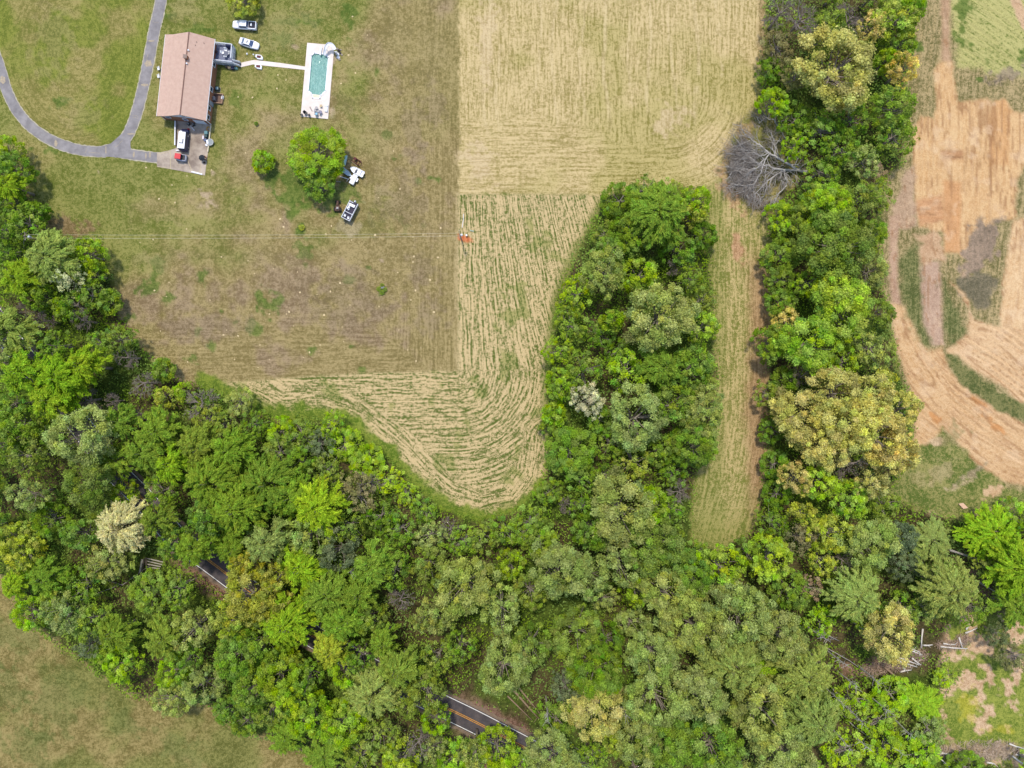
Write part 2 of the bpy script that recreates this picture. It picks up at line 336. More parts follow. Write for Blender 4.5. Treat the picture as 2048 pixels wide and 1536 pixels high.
for pts in ([(1800,520),(1838,470),(1842,620),(1862,700),(1846,690),(1815,640),(1803,600)], [(1888,560),(1900,590),(1930,660),(1900,690),(1888,660)]):
    w2, _ = region(pts, 16, 9); paint(w2, A(88,96,50), A(142,138,88), -0.02, 0.5, 0.9, GX, GY)
w2, _ = region([(1893,705),(1915,712),(1930,735),(1990,775),(2048,810),(2700,1000),(2700,1040),(2048,842),(1985,812),(1920,770),(1898,740)], 14, 5); paint(w2, A(84,94,48), A(134,130,80), 0, 0.1, 0.8)
for x, y, rx, ry in [(1960,805,22,6),(1990,850,26,7),(1870,835,14,5)]: patch(x, y, rx, ry, A(196,128,66), A(216,156,98), 0.7, 0.62)
soilm = (c1[:,0] > 0.25) & (GY < 1000) & (GX > 1770)
for sc_u, sc_v, sd_n in ((7, 120, 81), (11, 200, 82), (5, 60, 83)):
    q_ = vnoise(flow[:,0]/sc_u, flow[:,1]/sc_v, sd_n); paint_keep(sstep(0.06, 0.02, np.abs(q_-0.5))*soilm*sstep(0.4, 0.6, fbm(GX, GY, 60, sd_n+9, 2))*0.6, A(146,104,66), A(172,128,88))
# churned, darker clods and pale scrape marks over the bare earth
ch = sstep(0.60, 0.72, fbm(flow[:,0]*1.0, flow[:,1]*0.22, 9, 61, 3))*sstep(1775, 1800, GX)*((c1[:,0] > 0.25) & (GY < 1000)); paint_keep(ch*0.3, A(150,108,74), A(182,136,98))
ch = sstep(0.62, 0.74, fbm(GX, GY, 26, 71, 3))*sstep(1775, 1800, GX)*((c1[:,0] > 0.25) & (GY < 1000)); paint_keep(ch*0.4, A(220,184,144), A(236,206,168))
# grass below the site
BG = [(1826,905),(1868,880),(1885,855),(1955,932),(2010,968),(2048,985),(2700,1180),(2700,1280),(2048,1030),(1960,1045),(1900,1040),(1830,1015),(1778,985)]
w2, _ = region(BG, 12, 6); paint(w2, A(88,106,42), A(160,152,92), -0.01, 0.1, 1.0, GX, GY); patch(1890,940,30,16,A(140,126,82),A(184,166,122),.6,-.4); patch(1840,960,20,14,A(150,136,84),A(190,172,124),.5); patch(1960,1025,40,10,A(150,130,86),A(196,172,128),.6)
patch(1905, 875, 30, 20, A(130,118,74), A(176,160,112), 0.7, -0.5); patch(1935, 952, 38, 8, A(150,132,100), A(196,176,140), 0.9, -0.6)
patch(1980, 985, 24, 10, A(200,160,120), A(224,188,150), 0.9, -0.3); patch(1870, 882, 14, 8, A(190,160,124), A(226,194,156), 0.8)
patch(1862, 1031, 12, 7, A(186,160,116), A(214,190,150), 0.8); patch(1925, 968, 26, 5, A(172,150,112), A(206,184,146), 0.7, -0.5)
# pasture lower left
SWF = [(-5000,900),(-60,1110),(10,1160),(50,1240),(120,1290),(200,1350),(260,1390),(330,1402),(420,1412),(480,1472),(560,1482),(620,1512),(665,1540),(780,2000),(-5000,4000)]
w2, _ = region(SWF, 8, 4); gq = sstep(-0.06, 0.14, n2+n1*0.5)[:,None]
paint(w2, A(96,98,44)*(1-gq)+A(114,102,54)*gq, A(144,140,78)*(1-gq)+A(166,148,94)*gq, 0.0, 0.15, 1.0, GX*0.5+GY*0.85, GX*0.85-GY*0.5)
for x, y, rx, ry in [(40,1260,40,60),(120,1400,50,70),(60,1500,60,40),(240,1440,50,20),(360,1500,60,24),(20,1380,30,40)]: patch(x, y, rx, ry, A(84,94,42), A(124,128,70), 0.55, 0.6)
# forest floor
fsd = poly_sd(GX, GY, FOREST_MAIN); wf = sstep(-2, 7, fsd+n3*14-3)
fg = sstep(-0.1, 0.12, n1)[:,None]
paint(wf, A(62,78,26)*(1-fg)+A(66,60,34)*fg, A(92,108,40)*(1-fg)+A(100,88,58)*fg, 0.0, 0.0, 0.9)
# slash clearing lower right
w2, _ = region([(1905,1210),(1960,1230),(2400,1200),(2400,1560),(2048,1535),(1930,1520),(1880,1480),(1868,1430),(1880,1330)], 10, 8)
sp = sstep(0.04, 0.16, n1*0.6+n3)[:,None]
paint(w2, A(96,116,38)*(1-sp)+A(186,150,112)*sp, A(156,160,72)*(1-sp)+A(222,190,152)*sp, 0.0, 0.25, 1.0, GX+0.3*GY, GY)
patch(1965, 1285, 26, 26, A(196,158,120), A(226,190,152), 0.9)
patch(1930, 1410, 20, 26, A(170,160,40), A(200,186,60), 0.5); patch(2010, 1460, 30, 10, A(160,156,40), A(196,182,60), 0.5)
patch(1975, 1500, 90, 16, A(150,124,96), A(196,168,138), 0.8)
for x, y, rx, ry in [(1950,1165,22,30),(1750,1330,26,16),(1700,1335,22,14)]: patch(x, y, rx, ry, A(120,92,72), A(166,132,108), 0.8)
# leaf litter beside the road and the orange scar by the pole
dR, aR, sR = seg_dist(GX, GY, ROAD_EDGE)
paint_keep(sstep(74, 50, dR+n3*26)*sstep(880, 960, GX)*sstep(1190,1080,GX)*0.95, A(104,76,62), A(156,122,106))
paint_keep(sstep(40, 20, dR+n3*26)*sstep(300, 380, GX)*sstep(500,440,GX)*0.9, A(104,76,60), A(160,124,104))
patch(930, 478, 13, 8, A(190,104,62), A(216,134,88), 1.0, 0, 0.5); patch(1460, 385, 12, 50, A(176,134,98), A(206,166,124), 0.7, -0.5)
patch(1500, 395, 50, 14, A(120,90,70), A(160,124,98), 0.8, 0.5); patch(1450, 330, 9, 50, A(178,140,98), A(210,176,130), 0.7, 0.25)
patch(1528, 335, 58, 66, A(76,80,42), A(104,98,66), 0.9); patch(1495, 260, 30, 12, A(170,138,96), A(200,168,120), 0.6, -0.9)
c1 = np.clip(c1, 0.005, 0.9); c2 = np.clip(c2, 0.005, 0.9)

# real relief: dirt ruts, soft tufts; lowered under the pool
GZ = (n3*0.10+n4*0.10)*np.where(wf > 0.5, 2.0, 1.0)
dirtm = sstep(1770, 1830, GX)*(GY < 1000); GZ += dirtm*0.16*np.sin(flow[:,0]*0.55)*sstep(0.45, 0.6, fbm(flow[:,0], flow[:,1]*0.1, 14, 5))
gar = poly_sd(GX, GY, [(x, y) for x, y in [(300,235),(430,235),(430,356),(300,345)]])
def flat(pts, grow, z=0.0):
    global GZ
    s_ = poly_sd(GX, GY, pts)+grow; k_ = sstep(-6, 2, s_); GZ = GZ*(1-k_)+z*k_
DRIVE_L = [(-160,-60),(-60,20),(-18,90),(2,142),(14,182),(36,224),(70,260),(112,285),(160,300),(212,304)]
DRIVE_R = [(340,-120),(322,0),(309,60),(297,125),(284,185),(270,236),(254,272),(232,296),(205,303)]
DRIVE_P = [(225,302),(262,309),(318,316)]
PAD = [(314.3,306.2),(339,301),(352.4,296),(352,244),(357.5,240),(424,248),(421.8,251),(417.6,292.7),(410,351),(341.4,338.4),(314.3,334)]
WALK = [(483,125.5),(508,120),(560,126),(612,133.6),(612,140.2),(560,134.6),(506,129),(482,134.5)]
flatpts = [DRIVE_L, DRIVE_R, DRIVE_P]
for dl in flatpts:
    d_, _, _ = seg_dist(GX, GY, dl); k_ = sstep(20, 13, d_); GZ = GZ*(1-k_)+0*k_
for pp in (PAD, WALK, POOLDECK, [(326,240),(344,80),(442,94),(426,252)]): flat(pp, 6)
def offset_line(pts, d):
    out = []
    for i in range(len(pts)):
        a = Vector(pts[max(i-1,0)]); b = Vector(pts[min(i+1,len(pts)-1)]); t = (b-a).normalized(); out.append((pts[i][0]+t.y*d, pts[i][1]-t.x*d))
    return out
ROAD_C = offset_line(ROAD_EDGE, 22)
d_, _, _ = seg_dist(GX, GY, ROAD_C); k_ = sstep(42, 28, d_); GZ = GZ*(1-k_)
ps = poly_sd(GX, GY, POOL); GZ = np.where(ps > -3.0, -3.0, GZ)
far = (np.abs(GX-1024) > 1500) | (np.abs(GY-768) > 1200); GZ = np.where(far, 0, GZ)

V = np.stack([(GX-1024)*S, (768-GY)*S, GZ], 1)
ny, nx = shp; idx = np.arange(N).reshape(shp)
Q = np.stack([idx[:-1,:-1], idx[1:,:-1], idx[1:,1:], idx[:-1,1:]], -1).reshape(-1, 4)
def np_mesh(name, V, Q, m, parent=None, smooth=False):
    me = bpy.data.meshes.new(name); me.vertices.add(len(V)); me.vertices.foreach_set('co', np.asarray(V, np.float32).ravel())
    me.loops.add(Q.size); me.loops.foreach_set('vertex_index', np.asarray(Q, np.int32).ravel())
    me.polygons.add(len(Q)); me.polygons.foreach_set('loop_start', np.arange(0, Q.size, Q.shape[1], dtype=np.int32))
    me.polygons.foreach_set('loop_total', np.full(len(Q), Q.shape[1], np.int32))
    if smooth: me.polygons.foreach_set('use_smooth', np.ones(len(Q), bool))
    me.update(calc_edges=True); me.materials.append(m)
    return me
gm = bpy.data.materials.new('ground_cover'); gm.use_nodes = True; t = gm.node_tree; n = t.nodes; L = t.links
b = n['Principled BSDF']; b.inputs['Roughness'].default_value = 0.95; b.inputs['Specular IOR Level'].default_value = 0.1
def attr(nm): a = n.new('ShaderNodeAttribute'); a.attribute_name = nm; return a
def math_(op, a, b_=None, c=None):
    m_ = n.new('ShaderNodeMath'); m_.operation = op
    for i, x in enumerate((a, b_, c)):
        if x is None: continue
        if isinstance(x, (int, float)): m_.inputs[i].default_value = x
        else: L.new(x, m_.inputs[i])
    return m_.outputs[0]
a1, a2, ap, af = attr('c1'), attr('c2'), attr('prm'), attr('flow')
sp_ = n.new('ShaderNodeSeparateXYZ'); L.new(ap.outputs['Vector'], sp_.inputs[0]); bias, stripe, soft = sp_.outputs
tc = n.new('ShaderNodeTexCoord')
def noise(vec, scale, detail=4, rough=0.6, stretch=None):
    if stretch:
        mp = n.new('ShaderNodeMapping'); mp.inputs['Scale'].default_value = stretch; L.new(vec, mp.inputs['Vector']); vec = mp.outputs[0]
    q = n.new('ShaderNodeTexNoise'); q.inputs['Scale'].default_value = scale; q.inputs['Detail'].default_value = detail; q.inputs['Roughness'].default_value = rough
    L.new(vec, q.inputs['Vector']); return q.outputs['Fac']
iso = noise(tc.outputs['Object'], 1.3, 5, 0.75)
fine = noise(tc.outputs['Object'], 4.5, 3, 0.7)
big = noise(tc.outputs['Object'], 0.11, 3, 0.55)
mid = noise(tc.outputs['Object'], 0.42, 3, 0.6)
st1 = noise(af.outputs['Vector'], 1.0, 4, 0.62, (0.17, 0.013, 1))
st2 = noise(af.outputs['Vector'], 1.0, 3, 0.6, (0.42, 0.035, 1))
stm = math_('ADD', math_('MULTIPLY', st1, 0.6), math_('MULTIPLY', st2, 0.4))
isom = math_('ADD', math_('MULTIPLY', iso, 0.62), math_('MULTIPLY', fine, 0.38))
dlt = math_('SUBTRACT', stm, isom); f = math_('ADD', isom, math_('MULTIPLY', dlt, stripe))
f2 = math_('ADD', math_('MULTIPLY', math_('SUBTRACT', isom, 0.5), math_('MULTIPLY', stripe, 0.9)), f)
blot = math_('ADD', math_('MULTIPLY', math_('SUBTRACT', big, 0.5), 0.28), math_('MULTIPLY', math_('SUBTRACT', mid, 0.5), 0.30))
inv = math_('SUBTRACT', 1.0, math_('MULTIPLY', stripe, 0.9))
su = n.new('ShaderNodeSeparateXYZ'); L.new(af.outputs['Vector'], su.inputs[0])
wob = noise(af.outputs['Vector'], 1.0, 2, 0.5, (0.05, 0.012, 1))
ph = math_('ADD', math_('MULTIPLY', su.outputs[0], 0.72), math_('MULTIPLY', wob, 16.0)); row = math_('SINE', ph)
gate = math_('MAXIMUM', math_('SUBTRACT', stripe, 0.42), 0.0)
f3 = math_('ADD', math_('ADD', math_('ADD', f2, bias), math_('MULTIPLY', blot, inv)), math_('MULTIPLY', math_('MULTIPLY', row, gate), math_('MULTIPLY', math_('MAXIMUM', math_('SUBTRACT', mid, 0.38), 0.0), 0.85)))
mr = n.new('ShaderNodeMapRange'); mr.interpolation_type = 'SMOOTHSTEP'; L.new(f3, mr.inputs['Value'])
L.new(math_('SUBTRACT', 0.5, math_('MULTIPLY', soft, 0.10)), mr.inputs['From Min']); L.new(math_('ADD', 0.5, math_('MULTIPLY', soft, 0.10)), mr.inputs['From Max'])
mx = n.new('ShaderNodeMix'); mx.data_type = 'RGBA'; L.new(mr.outputs[0], mx.inputs['Factor']); L.new(a1.outputs['Color'], mx.inputs['A']); L.new(a2.outputs['Color'], mx.inputs['B'])
hs = n.new('ShaderNodeHueSaturation'); L.new(mx.outputs['Result'], hs.inputs['Color'])
vv = math_('ADD', 0.62, math_('MULTIPLY', fine, 0.76)); L.new(vv, hs.inputs['Value'])
L.new(hs.outputs[0], b.inputs['Base Color'])
bp = n.new('ShaderNodeBump'); bp.inputs['Strength'].default_value = 0.7; bp.inputs['Distance'].default_value = 0.18
L.new(math_('ADD', f2, math_('MULTIPLY', fine, 0.5)), bp.inputs['Height']); L.new(bp.outputs[0], b.inputs['Normal'])
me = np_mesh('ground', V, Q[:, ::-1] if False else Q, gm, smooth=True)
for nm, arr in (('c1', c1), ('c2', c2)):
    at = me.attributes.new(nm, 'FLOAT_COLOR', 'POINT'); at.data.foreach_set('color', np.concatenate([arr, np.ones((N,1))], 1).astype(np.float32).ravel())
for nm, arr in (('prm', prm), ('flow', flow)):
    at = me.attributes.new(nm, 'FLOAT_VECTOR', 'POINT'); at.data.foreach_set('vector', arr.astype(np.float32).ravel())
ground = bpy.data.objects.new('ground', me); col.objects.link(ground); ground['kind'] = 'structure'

# ------------------------------------------------------------------ paved surfaces
def densify(pts, step=6):
    out = []; n_ = len(pts)
    g = lambda i: Vector(pts[max(0, min(n_-1, i))])
    for i in range(n_-1):
        p0, p1, p2, p3 = g(i-1), g(i), g(i+1), g(i+2); m_ = max(2, int((p2-p1).length/step))
        for j in range(m_):
            t_ = j/m_; q = 0.5*((2*p1)+(p2-p0)*t_+(2*p0-5*p1+4*p2-p3)*t_*t_+(3*p1-p0-3*p2+p3)*t_**3); out.append((q.x, q.y))
    out.append(tuple(pts[-1])); return out
def ribbon(mb, pts, w_, z, rnd=None, jag=0.0, thick=0.0):
    l = []; r = []
    for i in range(len(pts)):
        a = Vector(pts[max(i-1,0)]); b_ = Vector(pts[min(i+1,len(pts)-1)]); t_ = (b_-a).normalized(); nn = Vector((t_.y, -t_.x))
        wl = w_/2+(rnd.uniform(-jag, jag) if rnd else 0); wr = w_/2+(rnd.uniform(-jag, jag) if rnd else 0)
        l.append((pts[i][0]+nn.x*wl, pts[i][1]+nn.y*wl)); r.append((pts[i][0]-nn.x*wr, pts[i][1]-nn.y*wr))
    vs = []
    for a, b_ in zip(l, r): vs += [((a[0]-1024)*S, (768-a[1])*S, z), ((b_[0]-1024)*S, (768-b_[1])*S, z)]
    fs = [(2*i, 2*i+1, 2*i+3, 2*i+2) for i in range(len(pts)-1)]
    mb.add(vs, fs)
R1 = random.Random(3)
asph = mat('worn_asphalt', lin(126,121,120,.8), 0.9, var=0.2, scale=0.45, bump=0.2, bscale=12, col2=lin(158,152,150,.8), thr=(0.35,0.68))
edgem = mat('crumbling_drive_edge', lin(160,152,130,.8), 0.95, scale=1.5, col2=lin(196,186,158,.8))
patchm = mat('asphalt_patch', lin(196,176,140,.8), 0.95, scale=2.5, col2=lin(150,140,130,.8))
mb = MB()
for k_, (d, wd) in enumerate(((DRIVE_L, 23), (DRIVE_R, 24.5), (DRIVE_P, 22.5))): ribbon(mb, densify(d, 4), wd, 0.020+0.004*k_, R1, 0.9)
o = mb.build('driveway_edge', edgem); o['kind'] = 'structure'
mb = MB()
for k_, (d, wd) in enumerate(((DRIVE_L, 20), (DRIVE_R, 21), (DRIVE_P, 19))): ribbon(mb, densify(d, 4), wd, 0.036+0.004*k_, R1, 0.7)
jp = [(200,294),(222,287),(243,268),(262,262),(261,290),(263,303),(268,318),(225,314),(200,312)]
mb.add([((x-1024)*S,(768-y)*S,0.052) for x, y in jp], [tuple(reversed(range(len(jp))))])
o = mb.build('driveway', asph); o['kind'] = 'structure'
mb = MB()
for (x, y, rx, ry) in [(297,128,8,7),(289,170,8,2.5),(303,82,8,1.6),(262,268,8,1.5),(212,300,1.2,8),(268,309,2,6),(292,312,1.5,7),(112,287,3,7),(300,310,2,6),(6,160,6,8)]:
    pp = [((x+rx*math.cos(a)*R1.uniform(.75,1.2)-1024)*S, (768-y-ry*math.sin(a)*R1.uniform(.75,1.2))*S, 0.060) for a in np.linspace(0, 2*PI, 14)[:-1]]
    mb.add(pp, [tuple(reversed(range(13)))])
for q in range(12):
    dl = densify((DRIVE_L, DRIVE_R)[q % 2], 4); i_ = R1.randrange(4, len(dl)-4); a_ = Vector(dl[i_]); t_ = (Vector(dl[i_+1])-a_).normalized(); nn_ = Vector((t_.y, -t_.x)); u0, u1 = R1.uniform(-9, -2), R1.uniform(2, 9)
    if q % 3: pts_ = [tuple(a_+nn_*(u0+(u1-u0)*k_/5)+t_*R1.uniform(-1.6, 1.6)) for k_ in range(6)]
    else: pts_ = [tuple(Vector(dl[min(len(dl)-1, i_+k_)])+nn_*(u0+R1.uniform(-.8, .8))) for k_ in range(6)]
    ribbon(mb, pts_, R1.uniform(.35, .8), 0.057)
o = mb.build('driveway_patches', patchm); o['kind'] = 'structure'
for me_ in [ob.data for ob in col.objects if ob.name.startswith('driveway')]: pass

def plate(name, pts, z, th, m, rz=0):
    mb = MB(); mb.prism([((x-1024)*S, (768-y)*S) for x, y in pts], z-th, z); o = mb.build(name, m); o['kind'] = 'structure'; return o
conc = mat('stained_concrete', lin(136,120,106,.8), 0.9, scale=0.28, col2=lin(200,184,164,.8), thr=(0.36,0.66), bump=0.2)
plate('concrete_pad', PAD, 0.08, 0.25, conc)
jm = mat('pad_joint', lin(196,178,142,.8), 0.95, scale=3)
mb = MB()
for a, b_ in (((341,301),(341.5,338)),((372,312),(384,342)),((316,308),(339,303)),((315,333),(341,337)),((402,330),(400,349))):
    ribbon(mb, [a, b_], 1.0, 0.085)
o = mb.build('concrete_pad_joints', jm); o['kind'] = 'structure'
pale = mat('pale_pool_concrete', lin(222,206,192,.82), 0.8, scale=0.5, col2=lin(236,224,214,.82), bump=0.1)
plate('garden_path', WALK, 0.07, 0.2, pale)
# pool surround as a ring round the basin
ring_in = POOL; vs = []; fs = []
rectp = []
cxp = sum(p[0] for p in POOL)/8; cyp = sum(p[1] for p in POOL)/8
def hit(px_, py_):
    dx, dy = px_-cxp, py_-cyp; best = None
    for i in range(4):
        a = POOLDECK[i]; b_ = POOLDECK[(i+1)%4]; ex, ey = b_[0]-a[0], b_[1]-a[1]; den = dx*ey-dy*ex
        if abs(den) < 1e-6: continue
        tt = ((a[0]-cxp)*ey-(a[1]-cyp)*ex)/den; uu = ((a[0]-cxp)*dy-(a[1]-cyp)*dx)/den
        if tt > 0 and -1e-6 <= uu <= 1+1e-6 and (best is None or tt < best): best = tt
    return (cxp+dx*best, cyp+dy*best)
angs = sorted([(math.atan2(p[1]-cyp, p[0]-cxp), p, None) for p in POOL]+[(math.atan2(p[1]-cyp, p[0]-cxp), None, p) for p in POOLDECK])
def pool_at(px_, py_):
    dx, dy = px_-cxp, py_-cyp; best = None
    for i in range(8):
        a = POOL[i]; b_ = POOL[(i+1)%8]; ex, ey = b_[0]-a[0], b_[1]-a[1]; den = dx*ey-dy*ex
        if abs(den) < 1e-6: continue
        tt = ((a[0]-cxp)*ey-(a[1]-cyp)*ex)/den; uu = ((a[0]-cxp)*dy-(a[1]-cyp)*dx)/den
        if tt > 0 and -1e-6 <= uu <= 1+1e-6 and (best is None or tt < best): best = tt
    return (cxp+dx*best, cyp+dy*best)
inn = []; out = []
for a, p, q in angs:
    if p: inn.append(p); out.append(hit(*p))
    else: out.append(q); inn.append(pool_at(*q))
mb = MB(); nn_ = len(inn); W = lambda p, z: ((p[0]-1024)*S, (768-p[1])*S, z)
mb.add([W(p, 0.15) for p in inn]+[W(p, 0.15) for p in out]+[W(p, -0.2) for p in out]+[W(p, -0.2) for p in inn],
       [(i, nn_+i, nn_+(i+1)%nn_, (i+1)%nn_) for i in range(nn_)]+[(nn_+i, 2*nn_+i, 2*nn_+(i+1)%nn_, nn_+(i+1)%nn_) for i in range(nn_)]+[(3*nn_+i, i, (i+1)%nn_, 3*nn_+(i+1)%nn_) for i in range(nn_)])
o = mb.build('pool_terrace', pale); o['kind'] = 'structure'

# road
tarm = mat('road_asphalt', lin(66,62,66,.8), 0.85, var=0.15, scale=0.4, bump=0.2, col2=lin(98,88,86,.8), thr=(0.35,0.7))
mb = MB(); RC = densify(ROAD_C, 8); ribbon(mb, RC, 49, 0.05); o = mb.build('road', tarm); o['kind'] = 'structure'
mb = MB(); ribbon(mb, RC, 62, 0.03, R1, 2.5); o = mb.build('road_shoulder', mat('road_gravel_shoulder', lin(110,92,78,.8), 0.95, scale=2, col2=lin(140,120,100,.8))); o['kind'] = 'structure'
wl = mat('white_road_paint', lin(226,222,218,.85), 0.6, scale=4, var=0.1); yl = mat('yellow_road_paint', lin(216,150,50,.85), 0.6, scale=4, var=0.15)
mb = MB()
for d in (22, -22): ribbon(mb, offset_line(RC, d), 1.5, 0.058)
o = mb.build('road_edge_line', wl); o['kind'] = 'structure'
mb = MB()
for d in (1.5, -1.5): ribbon(mb, offset_line(RC, d), 1.1, 0.058)
o = mb.build('road_centre_line', yl); o['kind'] = 'structure'
# ------------------------------------------------------------------ trees
def leaf_material(name, trans=0.35, hue=0.02):
    m = bpy.data.materials.new(name); m.use_nodes = True; t = m.node_tree; n = t.nodes; L = t.links
    b = n['Principled BSDF']; b.inputs['Roughness'].default_value = 0.65; b.inputs['Specular IOR Level'].default_value = 0.06
    oi = n.new('ShaderNodeObjectInfo'); at = n.new('ShaderNodeAttribute'); at.attribute_name = 'tint'
    sp = n.new('ShaderNodeSeparateXYZ'); L.new(at.outputs['Vector'], sp.inputs[0])
    hs = n.new('ShaderNodeHueSaturation'); L.new(oi.outputs['Color'], hs.inputs['Color'])
    L.new(sp.outputs[0], hs.inputs['Value']); L.new(sp.outputs[1], hs.inputs['Hue']); L.new(sp.outputs[2], hs.inputs['Saturation'])
    L.new(hs.outputs[0], b.inputs['Base Color'])
    tr = n.new('ShaderNodeBsdfTranslucent'); mx = n.new('ShaderNodeMixShader'); mx.inputs[0].default_value = trans
    h2 = n.new('ShaderNodeHueSaturation'); h2.inputs['Hue'].default_value = 0.487; h2.inputs['Value'].default_value = 1.15; L.new(hs.outputs[0], h2.inputs['Color']); L.new(h2.outputs[0], tr.inputs['Color'])
    L.new(b.outputs[0], mx.inputs[1]); L.new(tr.outputs[0], mx.inputs[2]); L.new(mx.outputs[0], n['Material Output'].inputs[0])
    return m
leafm = leaf_material('leaves', 0.5)
barkm = mat('bark', lin(120,106,92,.8), 0.9, scale=6, col2=lin(160,150,138,.8))
palebark = mat('weathered_wood', lin(150,142,138,.85), 0.85, scale=5, col2=lin(206,200,196,.85))
twigm = mat('grey_twigs', lin(118,104,94,.8), 0.9, scale=5, col2=lin(160,148,138,.8))

def quads(C, Nn, D, ln, wd, rng, fold=0.0):
    """leaf faces: centre C, normal Nn, long axis D (projected), size ln x wd"""
    D = D-(D*Nn).sum(1)[:,None]*Nn; D /= np.maximum(np.linalg.norm(D, axis=1), 1e-6)[:,None]
    B = np.cross(Nn, D); l = ln[:,None]/2; w_ = wd[:,None]/2
    V = np.stack([C-D*l, C+B*w_-D*l*0.1, C+D*l, C-B*w_-D*l*0.1], 1)
    return V
def unit(v): return v/np.maximum(np.linalg.norm(v, axis=-1), 1e-9)[...,None]

